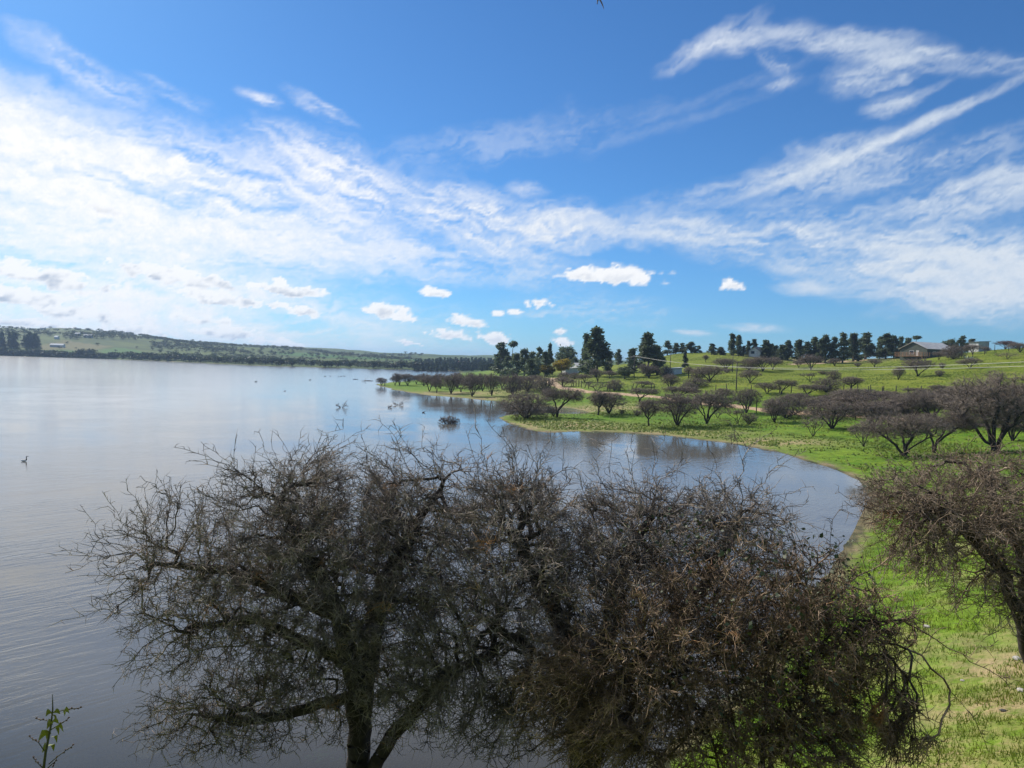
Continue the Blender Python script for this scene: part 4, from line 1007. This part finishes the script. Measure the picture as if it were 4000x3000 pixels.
def pole(px, py, top, label, arm=True, r=.12):
    p, d = ground(px, py, 420); H = (py - top) * math.hypot(d, CAMH - p[2]) / FPX
    o = thing('utility_pole', label, 'pole', tuple(p), 0, 'utility poles')
    MB().tube([(0, 0, -.5), (0, 0, H * .5), (0, 0, H)], [r, r * .88, r * .72], 9).build('shaft', M_POLE, o, True)
    if arm:
        MB().box(-.45, .45, r * .75, r * .75 + .1, H - .55, H - .42).build('crossarm', M_POLE, o)
        for s in (-.38, .38):
            MB().tube([(s, r * .75 + .05, H - .42), (s, r * .75 + .05, H - .24)], [.045, .03], 6).build('insulator', M_CABLE, o)
    else:
        MB().tube([(0, 0, H), (0, 0, H + .05)], [r * .8, r * .5], 9).build('cap', M_POLE, o)
    return p, H
pA, hA = pole(2477, 1476, 1388, 'utility pole with crossarm carrying two wires beside the bushy eucalyptus')
pole(2876, 1521, 1419, 'plain wooden pole standing at the wire fence', False)
pole(2861, 1454, 1390, 'plain wooden pole up the slope beside a domed thorn tree', False)
pole(2618, 1442, 1377, 'bare weathered pole near the cypress', False, .1)
def cable(label, A, B, sag):
    n = 40; A = np.array(A); B = np.array(B)
    L = [A + (B - A) * t - np.array([0, 0, sag * 4 * t * (1 - t)]) for t in np.linspace(0, 1, n)]
    tag(MB().tube([q - A for q in L], .019, 5).build('overhead_wire', M_CABLE, None, True), label, 'wire', 'overhead wires').location = tuple(A)
for s, (yr, yl), nm in ((-.38, (1398, 1420), 'upper'), (.38, (1419, 1429), 'lower')):
    A = pA + np.array([s, .13, hA - .24])
    cable('%s overhead wire sagging across the green slope from the utility pole' % nm, A, at_d(4300, yr, 78), 1.9 if nm == 'upper' else 1.8)
    cable('%s overhead wire running from the utility pole to the white house' % nm, A, at_d(2292 - 6 * (s > 0), yl, 232), .5)

# ------------------------------------------------------------------ buildings
M_WHITE = simple('white_wall', (.62, .61, .57), .8, .12, 1.5)
M_GREENWALL = simple('dark_green_boards', (.07, .085, .06), .8, .25, 2.5)
M_GREYWALL = simple('grey_block', (.46, .45, .43), .85, .15, 1.5)
M_TIN = simple('tin_roof', (.52, .49, .44), .45, .18, .8)
M_TINDARK = simple('dark_tin', (.09, .09, .095), .5, .2, 1.0)
M_TINWHITE = simple('bright_tin', (.70, .70, .68), .85, .06, 1.0)
M_GLASS = simple('window_glass', (.03, .04, .05), .1, .1, 1.0)
M_FRAME = simple('window_frame', (.55, .53, .48), .7, .1, 2)
M_DECK = simple('deck_timber', (.33, .17, .09), .8, .3, 3)
def house(px, py, rz, L, W, h, rise, wall, roof, label, name='house', cat='house', dmax=420, wins=((-.25, .5), (.25, .5)), gwin=True, over=.35, mono=False, far=False, loc=None):
    p = loc if loc is not None else ground(px, py, dmax)[0]
    o = thing(name, label, cat, (p[0], p[1], p[2]), R(rz))
    x, y = L / 2, W / 2; b = MB()
    if mono:
        b.add([(-x,-y,-1),(x,-y,-1),(x,y,-1),(-x,y,-1),(-x,-y,h),(x,-y,h+rise),(x,y,h+rise),(-x,y,h)], [(0,1,5,4),(1,2,6,5),(2,3,7,6),(3,0,4,7),(4,5,6,7)])
        b.build('wall', wall, o)
        MB().add([(-x-over,-y-over,h+.02),(x+over,-y-over,h+rise+.06),(x+over,y+over,h+rise+.06),(-x-over,y+over,h+.02),(-x-over,-y-over,h+.16),(x+over,-y-over,h+rise+.2),(x+over,y+over,h+rise+.2),(-x-over,y+over,h+.16)],
                 [(0,3,2,1),(4,5,6,7),(0,1,5,4),(1,2,6,5),(2,3,7,6),(3,0,4,7)]).build('roof', roof, o)
    else:
        b.add([(-x,-y,-1),(x,-y,-1),(x,y,-1),(-x,y,-1),(-x,-y,h),(x,-y,h),(x,y,h),(-x,y,h),(-x,0,h+rise),(x,0,h+rise)], [(0,1,5,4),(2,3,7,6),(1,2,6,9,5),(3,0,4,8,7)])
        b.build('wall', wall, o)
        k = rise / y; ey = y + over; ez = h - over * k; X = x + over
        for s in (-1, 1):
            MB().add([(-X, 0, h+rise+.02), (X, 0, h+rise+.02), (X, s*ey, ez+.02), (-X, s*ey, ez+.02), (-X, 0, h+rise+.14), (X, 0, h+rise+.14), (X, s*ey, ez+.12), (-X, s*ey, ez+.12)],
                     [(0,1,2,3),(7,6,5,4),(0,4,5,1),(1,5,6,2),(2,6,7,3),(3,7,4,0)]).build('roof', roof, o)
    if not far:
        for fx, fz in wins:
            w = MB().box(fx*L-.62, fx*L+.62, -y-.04, -y+.02, h*fz-.55, h*fz+.55).build('window', M_FRAME, o)
            MB().box(fx*L-.52, fx*L+.52, -y-.055, -y-.042, h*fz-.45, h*fz+.45).build('pane', M_GLASS, w)
        if gwin:
            w = MB().box(-x-.04, -x+.02, -.2, 1.3, .9, 2.0).build('window', M_FRAME, o); MB().box(-x-.055, -x-.042, -.1, 1.2, 1.0, 1.9).build('pane', M_GLASS, w)
        d = MB().box(-x-.05, -x+.02, -1.9, -1.0, 0, 2.0).build('door', M_FRAME, o); MB().tube([(-x-.10, -1.15, 1.0), (-x-.10, -1.15, 1.12)], .02, 6).build('handle', M_TINDARK, d)
    return o
fh = house(3622, 1397, 24, 12.5, 9.0, 2.5, 2.0, M_GREENWALL, M_TIN, 'dark green farmhouse with pale tin gable roof and timber deck on the hilltop', 'farmhouse')
dk = MB().box(-9.6, -6.35, -5.5, 3.6, .15, .32).build('deck', M_DECK, fh)
for k in range(8):
    MB().box(-9.6, -9.48, -5.5 + k * 1.28, -5.38 + k * 1.28, .32, 1.35).build('railing_post', M_DECK, dk)
for z in (.65, 1.0, 1.3): MB().box(-9.64, -9.46, -5.5, 3.6, z, z + .08).build('rail', M_DECK, dk)
for k in range(3):
    MB().box(-8.6 + k * 1.0, -8.48 + k * 1.0, -5.62, -5.50, .32, 1.35).build('railing_post', M_DECK, dk)
for z in (.66, 1.01, 1.31): MB().box(-9.6, -6.35, -5.64, -5.52, z, z + .08).build('rail', M_DECK, dk)
for k in range(4): MB().box(-9.5 + k * .98, -9.35 + k * .98, -5.4, -5.25, -1.2, .15).build('deck_post', M_DECK, dk)
house(3823, 1374, 12, 3.9, 3.6, 2.9, .25, M_GREYWALL, M_TINDARK, 'small grey concrete shed with dark flat roof on the hill crest', 'shed', 'shed', wins=(), gwin=False, mono=True)
house(2268, 1455, 20, 5.2, 4.2, 2.6, .9, M_WHITE, M_TIN, 'little white house with pale roof under the tallest eucalyptus', wins=((-.22, .55), (.25, .55)))
house(2226, 1460, 15, 4.6, 3.4, 1.7, .5, M_GREYWALL, M_TIN, 'low lean-to shed with pale roof beside the white house', 'shed', 'shed', wins=(), gwin=False, mono=True)
house(2962, 1394, 40, 5.2, 4.2, 2.0, 1.3, M_WHITE, M_TINDARK, 'white gabled house with dark roof among hilltop eucalyptus')
house(2628, 1462, 5, 4.2, 3.0, 1.4, .4, M_WHITE, M_TINWHITE, 'low white shed half hidden behind thorn trees', 'shed', 'shed', wins=(), gwin=False, mono=True)
for x, y, L, lb in [(345, 1318, 11, 'bright tin-roofed house high on the opposite hill'), (225, 1356, 15, 'long white-roofed barn beside the tan field across the lake'), (304, 1311, 6, 'tiny pale-roofed hut near the opposite hilltop'),
                    (168, 1287, 7, 'small white house on the opposite ridge'), (222, 1324, 4, 'small white hut among trees on the opposite hill')]:
    house(x, y, 6, L, 6, 2.6, 1.6, M_WHITE, M_TINWHITE, lb, dmax=1700, far=True, cat='house')
house(1806, 1432, 5, 10, 6, 3, 2.2, M_WHITE, simple('red_roof', (.35, .12, .12), .7), 'red-roofed house in a clearing of the plantation', dmax=1500, far=True)

# agave by the shed
p, d = ground(3782, 1404, 400); ag = thing('agave', 'spiky pale agave in front of the concrete shed', 'plant', tuple(p)); M_AGAVE = simple('agave_leaf', (.20, .26, .19), .6)
for k in range(15):
    a = k * 2.4; t = .35 + .5 * (k % 4) / 3; l = 1.5
    c = Vector((math.cos(a) * math.cos(t), math.sin(a) * math.cos(t), math.sin(t))); sd = Vector((-math.sin(a), math.cos(a), 0)); up = c.cross(sd)
    MB().add([c*.1 + sd*.06, c*.1 - sd*.06, c*l*.5 + sd*.10 - up*.05, c*l*.5 - sd*.10 - up*.05, c*l, c*l*.5 + up*.04], [(0,2,5),(0,5,1),(1,5,3),(2,4,5),(5,4,3),(0,1,3,2),(2,3,4)]).build('leaf', M_AGAVE, ag)

# ------------------------------------------------------------------ drowned snags, post, stones
def snag(px, py, hpx, wpx, kind, label, sink, name='drowned_snag', mat=None):
    p = at_z(px, py, 0); d = math.hypot(p[0], p[1]); H = hpx * d / FPX; W = wpx * d / FPX
    rng = np.random.default_rng(px); n = {'fan': 26, 'sparse': 16, 'dome': 420}[kind]
    if kind == 'dome':
        T = ellipsoid_targets(rng, [((0, 0, H * .15), (W * .5, W * .45, H * .85), n)], .4); st = [[(0, 0, -.5), (q * W * .25, rng.uniform(-.3, .3), H * .35)] for q in (-1, -.4, .3, .9)]
    else:
        T = np.stack([rng.uniform(-.5, .5, n) * W, rng.uniform(-.3, .3, n) * W, rng.uniform(.05, .55, n) * H], 1); T[0] = (W * .42, 0, H); T[1] = (W * .30, .1, H * .8)
        st = [[(0, 0, -.3), (W * .12, 0, H * .3), (W * .25, .05, H * .6)]] + [[(0, 0, -.3), (q * W * .2, rng.uniform(-.3, .3), H * .12), (q * W * .4, rng.uniform(-.5, .5), H * .22)] for q in (-1, -.6, .7)]
    T = T[T[:, 2] > .02]
    tv, cv = grow(rng, st, T, step=.3, amp=.05, curve=.2, rt=.020, expo=.35, twig=(2, .45), twig_r=.015, trunk_count=8)
    o = thing(name, label, 'shrub', (p[0], p[1], 0))
    obj('trunk', fast_mesh('snag_trunk', *tv), M_BARK, o); obj('crown', fast_mesh('snag_twigs', *cv), mat or M_TWIG_MID, o)
snag(1335, 1592, 30, 52, 'fan', 'drowned thorn snag with one long slanting branch, alone in open water', .25)
snag(1556, 1583, 20, 48, 'fan', 'low drowned thorn snag with spread twigs off the far spit', .35)
snag(1523, 1592, 13, 18, 'sparse', 'tiny drowned twig clump next to the low snag', .5)
snag(1756, 1654, 32, 92, 'dome', 'half-drowned dark thorn bush rising from the water off the near spit', .45)
snag(1421, 1490, 14, 24, 'sparse', 'far drowned twig snag beside a floating log', .35)
p = at_z(1440, 1488, 0); tag(MB().tube([(-1.6, 0, .02), (0, .1, .08), (1.6, 0, .03)], [.12, .16, .1], 8).build('floating_log', M_POST, None, True), 'dark floating log beside the far drowned snag', 'log').location = tuple(p)
p = at_z(1388, 1482, 0); tag(MB().tube([(-1.0, 0, .02), (0, .1, .06), (1.1, 0, .02)], [.1, .13, .08], 8).build('floating_log', M_POST, None, True), 'small floating log lying apart on the open lake', 'log').location = tuple(p)
p = at_z(1503, 1509, 0); dd = math.hypot(p[0], p[1])
wp = thing('water_post', 'dark upright post at the water edge on the tip of the far spit', 'post', tuple(p))
MB().tube([(0, 0, -.6), (.02, 0, 1.2), (.05, 0, 28 * dd / FPX)], [.12, .11, .1], 8).build('shaft', M_POST, wp, True)
M_STONE = simple('stone', (.34, .31, .27), .85, .3, 5, .4); M_STONEPALE = simple('pale_stone', (.40, .37, .33), .8, .2, 5, .3); M_STONEDARK = simple('dark_stone', (.06, .055, .05), .8, .3, 5)
def stone_mesh(seed):
    rng = random.Random(seed); b = []; n, m_ = 9, 6; V = []; F = []
    for i in range(m_ + 1):
        t = math.pi * i / m_
        for j in range(n):
            a = 2 * math.pi * j / n; r = 1 + .28 * (rng.random() - .5) if 0 < i < m_ else 1
            V.append((r * math.sin(t) * math.cos(a), r * .8 * math.sin(t) * math.sin(a), r * .5 * math.cos(t)))
    for i in range(m_):
        for j in range(n): F.append((i*n+j, (i+1)*n+j, (i+1)*n+(j+1) % n, i*n+(j+1) % n))
    me = bpy.data.meshes.new('stone'); me.from_pydata(V, [], F); me.update(); return me
STONES = [stone_mesh(k) for k in range(3)]
def stone(px, py, w, mat, label, group=None, z=None, flat=1.0):
    p, d = ground(px, py, 420) if z is None else (at_z(px, py, z), 0)
    d = math.hypot(p[0], p[1]); s = w * d / FPX / 2 * .8
    o = part('stone', STONES[rnd.randrange(3)], mat, None); o.location = (p[0], p[1], p[2] + s * .12 * flat); o.scale = (s, s, s * .8 * flat); o.rotation_euler = (0, 0, rnd.uniform(0, 6))
    return tag(o, label, 'stone', group)
for x, y, w, m_, lb in [(3974,2576,42,M_STONEPALE,'flat pale stone on the grass of the near bank by the tree'),(3992,2700,40,M_STONEPALE,'white stone lower on the near grass bank'),(3621,2450,34,M_STONEPALE,'pale stone on grass under the bramble canes'),
                        (3919,2778,30,M_STONEDARK,'dark lump on bare soil of the near bank'),(3760,2660,22,M_STONE,'small grey stone in the grass beside the bramble'),(3380,1814,16,M_STONEDARK,'small dark stone on the grass near the cove edge'),
                        (3098,1472,6,M_STONEPALE,'tiny white stone on the open slope'),(2206,1652,9,M_STONEPALE,'white stone on the near spit grass'),(1642,1514,5,M_STONEPALE,'white stone on the far spit grass')]:
    stone(x, y, w, m_, lb)
for k in range(34):
    t = rnd.uniform(0, 1); i = rnd.choice([5, 6, 7, 8, 10, 12, 13, 14, 23, 25, 26, 27, 28]); (x0, y0), (x1, y1) = SHORE[i - 1], SHORE[i]
    stone(x0 + (x1 - x0) * t, y0 + (y1 - y0) * t - rnd.uniform(0, 4), rnd.uniform(4, 9), rnd.choice([M_STONE, M_STONEPALE]), 'small pale stone along the waterline of the spits', 'stones along the waterline')
M_BEDROCK = simple('submerged_stone', (.46, .37, .22), .9, .3, 3); M_ALGAE = simple('algae', (.16, .30, .05), .8, .4, 8)
for x, y, w, lb in [(590,2925,190,'broad tan submerged stone near the drooping twigs'),(760,2975,120,'tan submerged stone beside the broad one'),(1850,2720,150,'yellowish submerged stone behind the leaning stem'),(1960,2800,170,'submerged sandy stone under the tangled tree'),(2080,2690,110,'small submerged stone between two trunks')]:
    stone(x, y, w, M_BEDROCK, lb, None, -.10, .35)
for x, y, w, lb in [(1310,2935,130,'bright green algae patch at the foot of the forked trunk'),(1235,2960,60,'small green algae patch by the forked trunk'),(1900,2690,70,'yellow-green algae patch behind the leaning stem'),(1720,2830,70,'green algae patch under the leaning stem')]:
    p = at_z(x, y, -.03); r = w / 2 * math.hypot(p[0], p[1]) / FPX; R_ = random.Random(x); b = MB()
    for q in range(26):
        a = R_.uniform(0, 6.28); l = r * math.sqrt(R_.random()); cx, cy = l * math.cos(a) * 1.2, l * math.sin(a); q_ = R_.uniform(.02, .06); z = R_.uniform(0, .025)
        ring = [(cx + q_ * math.cos(t) * R_.uniform(.7, 1.2), cy + q_ * math.sin(t) * R_.uniform(.7, 1.2), z) for t in np.linspace(0, 5.5, 7)]
        b.add(ring + [(v[0], v[1], v[2] - .012) for v in ring], [tuple(range(7)), tuple(range(13, 6, -1))] + [(i, i + 7, (i + 1) % 7 + 7, (i + 1) % 7) for i in range(7)])
    o = b.build('algae_patch', M_ALGAE); o.location = tuple(p); tag(o, lb, 'algae')

# ------------------------------------------------------------------ birds
def skin_body(name, chain, mat, extra=(), sub=2):
    """one continuous skinned body: chain of (x, y, z, radius x, radius y) and branches (start index, points)"""
    V = [c[:3] for c in chain]; E = [(i, i + 1) for i in range(len(chain) - 1)]; rad = [c[3:] for c in chain]
    for st, pts in extra:
        last = st
        for c in pts: V.append(c[:3]); rad.append(c[3:]); E.append((last, len(V) - 1)); last = len(V) - 1
    me = bpy.data.meshes.new(name); me.from_pydata(V, E, []); o = obj(name, me)
    sk = o.modifiers.new('skin', 'SKIN')
    for d, r in zip(me.skin_vertices[0].data, rad): d.radius = r
    me.skin_vertices[0].data[0].use_root = True
    o.modifiers.new('sub', 'SUBSURF').levels = sub; o.modifiers['sub'].render_levels = sub
    dg = bpy.context.evaluated_depsgraph_get(); m2 = bpy.data.meshes.new_from_object(o.evaluated_get(dg))
    bpy.data.objects.remove(o); m2.name = name; m2.materials.clear(); m2.materials.append(mat)
    m2.polygons.foreach_set('use_smooth', np.ones(len(m2.polygons), bool))
    return m2
def plumage(name, dark, pale, zcut, xcut):
    mt, T, P = principled(name); tc = T.new('ShaderNodeTexCoord'); sp = T.new('ShaderNodeSeparateXYZ'); T.l.new(tc.outputs['Object'], sp.inputs[0])
    f = T.math('MULTIPLY', T.rng(sp.outputs[2], zcut + .01, zcut - .01), T.rng(sp.outputs[0], xcut + .02, xcut - .02))
    T.l.new(T.mix(f, dark, pale), P.inputs['Base Color']); P.inputs['Roughness'].default_value = .6; return mt
GREBE = skin_body('grebe', [(-.30,0,.09,.015,.02),(-.22,0,.08,.06,.06),(-.08,0,.07,.10,.085),(.06,0,.08,.085,.075),(.12,0,.14,.04,.04),(.10,0,.24,.028,.028),(.11,0,.33,.028,.028),(.15,0,.385,.036,.034),(.20,0,.38,.022,.02),(.32,0,.365,.006,.006)], plumage('grebe_plumage', (.03, .03, .035), (.78, .78, .76), .125, .10))
p = at_z(97, 1802, 0); g = obj('water_bird', GREBE); g.location = (p[0], p[1], -.01); tag(g, 'white-flanked grebe with dark slender neck and bill swimming on the open lake', 'bird')
DUCK = skin_body('duck', [(-.26,0,.10,.02,.02),(-.16,0,.08,.07,.06),(0,0,.07,.10,.09),(.12,0,.09,.07,.06),(.16,0,.17,.035,.035),(.18,0,.22,.045,.042),(.23,0,.215,.022,.018),(.29,0,.205,.008,.014)], simple('duck_plumage', (.05, .045, .04), .7))
WHITEB = simple('white_plumage', (.75, .75, .73), .6)
for x, y, rz, mat, lb in [(1270,1471,0,None,None),(1290,1470,2.5,None,None),(1333,1471,.4,None,None),(1345,1470,3,None,None),(1211,1485,.2,None,None),(1322,1472,1.2,None,None),(1655,1612,.3,None,'dark duck swimming near the near spit'),
                           (1113,1528,.6,WHITEB,'lone white bird floating far out on the lake'),(1000,1492,.2,None,None)]:
    p = at_z(x, y, 0); o = part('water_bird', DUCK, mat or DUCK.materials[0], None); s = 1.6 if y < 1500 else 1.1
    o.location = (p[0], p[1], -.01); o.scale = (s, s, s); o.rotation_euler.z = rz
    tag(o, lb or 'small dark duck in the loose flock far out on the lake', 'bird', None if lb else 'ducks far out on the lake')
mtb = simple('flying_bird_plumage', (.12, .09, .075), .7, .4, 9)
fb = skin_body('flying_bird', [(0,0,.34,.01,.01),(0,0,.28,.035,.035),(.0,0,.20,.05,.05),(0,0,.10,.065,.055),(0,0,-.02,.05,.045),(-.01,0,-.12,.022,.018),(-.02,0,-.18,.035,.008),(-.07,0,-.26,.012,.005)], mtb,
               [(6, [(.03,0,-.25,.012,.005)]), (3, [(.12,.02,.10,.045,.012),(.24,.03,.0,.05,.010),(.34,.03,-.16,.04,.008),(.43,.03,-.36,.008,.004)]), (3, [(-.12,.02,.16,.045,.012),(-.26,.03,.18,.05,.010),(-.40,.03,.10,.04,.008),(-.52,.03,-.02,.008,.004)])])
o = obj('flying_bird', fb); o.location = pt(2335, 0, 24.0); o.scale = (.62, .62, .62); o.rotation_euler = (R(-10), R(8), R(25)); tag(o, 'brown bird with forked tail flying high in the blue sky', 'bird')

# ------------------------------------------------------------------ leafy sprig on the camera bank
def sprig():
    y0 = 5.2; base = np.array(pt(150, 3110, y0)); base[2] = hz(base[0], base[1]) - .02
    o = thing('leafy_sprig', 'slender green sprig with curled leaves and brown seed heads growing on the near bank', 'plant', tuple(base))
    ms = simple('sprig_stem', (.045, .05, .03), .7); ml = simple('sprig_leaf', (.13, .15, .035), .5, .35, 20); mh = simple('seed_head', (.10, .055, .04), .8)
    L = lambda x, y, dy=0: Vector(np.array(pt(x, y, y0 + dy)) - base)
    MB().tube([(0, 0, 0), L(160, 3080), L(178, 2940), L(198, 2840), L(206, 2770), L(205, 2712)], [.013, .011, .009, .007, .005, .002], 7).build('stem', ms, o, True)
    for (a, b_, c) in [((178,2940),(150,2900),(115,2878)),((205,2830),(185,2815),(142,2808)),((190,2985),(225,2955),(285,2912)),((186,3000),(215,2975),(222,2958)),((207,2785),(255,2772),(315,2765)),((200,2850),(240,2825),(268,2806)),((165,2998),(145,2978),(130,2960))]:
        tw = MB().tube([L(*a), L(*b_, .03), L(*c, .05)], [.004, .003, .002], 5).build('twig', ms, o, True)
        e = L(*c, .05); d = (L(*c, .05) - L(*b_, .03)).normalized()
        h = MB()
        for k in range(5):
            q = e - d * .02 * k; h.tube([q - d * .006, q + Vector((.006 * math.sin(k * 2), .004, .007 * math.cos(k * 2))), q + d * .01], [.004, .007, .002], 5)
        h.build('seed_head', mh, tw, True)
    R_ = random.Random(3)
    for (x, y, ex, ey) in [(205,2785,178,2800),(208,2782,236,2790),(250,2775,272,2788),(250,2778,252,2798),(207,2815,182,2850),(206,2815,196,2848),(208,2812,232,2830),(205,2845,230,2872),(215,2840,248,2862),(195,2856,158,2884),(196,2858,148,2898),(196,2860,182,2890),
                           (200,2880,222,2904),(186,2915,210,2936),(186,2915,164,2942),(208,2790,220,2815)]:
        a = L(x, y); c = L(ex, ey, R_.uniform(-.04, .06)); md = (a + c) * .5 + Vector((0, R_.uniform(-.02, .02), .028)); ax = (c - a).normalized(); sd = ax.cross(Vector((R_.uniform(-.5, .5), 1, R_.uniform(-.4, .4)))).normalized() * .021
        nrm = ax.cross(sd) * .25
        q1 = (a * .6 + md * .4); q2 = md; q3 = md * .5 + c * .5 + Vector((0, 0, .008))
        MB().add([a, q1 + sd * .8, q1 + nrm, q1 - sd * .8, q2 + sd, q2 + nrm, q2 - sd, q3 + sd * .7, q3 + nrm, q3 - sd * .7, c], [(0,2,1),(0,3,2),(1,2,5,4),(2,3,6,5),(4,5,8,7),(5,6,9,8),(7,8,10),(8,9,10)]).build('leaf', ml, o, True)
sprig()

# ------------------------------------------------------------------ grass on the near bank
def grass():
    rng = np.random.default_rng(21); n = 150000
    a = np.radians(rng.uniform(9, 44, n)); r = np.exp(rng.uniform(math.log(9.5), math.log(62), n)); x = r * np.sin(a); y = r * np.cos(a)
    sd = lake_sd(x, y); clump = wob(x, y, .37, 7) + .7 * wob(x, y, 1.1, 8)
    k = (sd > .25) & (clump + rng.normal(0, .5, n) > -.15); x, y, r = x[k], y[k], r[k]; z = height(x, y); n = len(x)
    h = rng.uniform(.05, .13, n) * np.clip(.75 + r / 60, .8, 1.6); th = rng.uniform(0, 6.28, n); w = .006 + .00035 * r; ln = rng.uniform(.1, .7, n) * h; ph = rng.uniform(0, 6.28, n)
    P = np.stack([x, y, z - .01], 1); s = np.stack([np.cos(th), np.sin(th), 0 * th], 1) * w[:, None]
    tip = P + np.stack([ln * np.cos(ph), ln * np.sin(ph), h], 1)
    V = np.stack([P - s, P + s, tip], 1).reshape(-1, 3); F = np.arange(3 * n).reshape(-1, 3)
    mt = leaf_material('grass_blade', (.120, .195, .016), (.22, .25, .040), 1.6)
    tag(obj('grass', fast_mesh('grass', V, F, False), mt), 'short green grass on the near bank', kind='stuff')
grass()
def tussocks():
    rng = np.random.default_rng(22); n = 120000
    a = np.radians(rng.uniform(-2, 38, n)); r = rng.uniform(55 ** .6, 290 ** .6, n) ** (1 / .6); x = r * np.sin(a); y = r * np.cos(a); sd = lake_sd(x, y)
    k = (sd > 1.2) & (fbm(x * .12, y * .12, 62, 4) + rng.normal(0, .1, n) > .50); x, y, r = x[k], y[k], r[k]; z = height(x, y); n = len(x)
    h = rng.uniform(.08, .22, n); w = rng.uniform(.07, .22, n); th = rng.uniform(0, 6.28, n); P = np.stack([x, y, z - .02], 1)
    V = [P + np.stack([np.cos(th + t) * w, np.sin(th + t) * w, 0 * w], 1) for t in (0, 2.09, 4.19)] + [P + np.stack([rng.normal(0, .05, n), rng.normal(0, .05, n), h], 1)]
    V = np.stack(V, 1).reshape(-1, 3); F = (np.array([[0, 1, 3], [1, 2, 3], [2, 0, 3]])[None] + (np.arange(n) * 4)[:, None, None]).reshape(-1, 3)
    mt = leaf_material('tussock', (.075, .150, .008), (.185, .235, .022), .9)
    tag(obj('tussock_grass', fast_mesh('tussock_grass', V, F, False), mt), 'tufts of green and dry grass over the shore and slope', kind='stuff')
    print('tussocks', n)
tussocks()

# ------------------------------------------------------------------ haze over the water
hb = MB().box(-6800, 6800, -6800, 6800, -4.0, 96).mesh('haze')
hm = bpy.data.materials.new('haze'); hm.use_nodes = True; T = NT(hm.node_tree); T.n.clear()
out = T.new('ShaderNodeOutputMaterial'); pv = T.new('ShaderNodeVolumePrincipled'); T.l.new(pv.outputs[0], out.inputs['Volume'])
pv.inputs['Color'].default_value = (.50, .70, 1.0, 1); pv.inputs['Density'].default_value = .00016; pv.inputs['Anisotropy'].default_value = .2
tag(obj('haze', hb, hm), 'thin blue haze over lake and hills', kind='stuff')
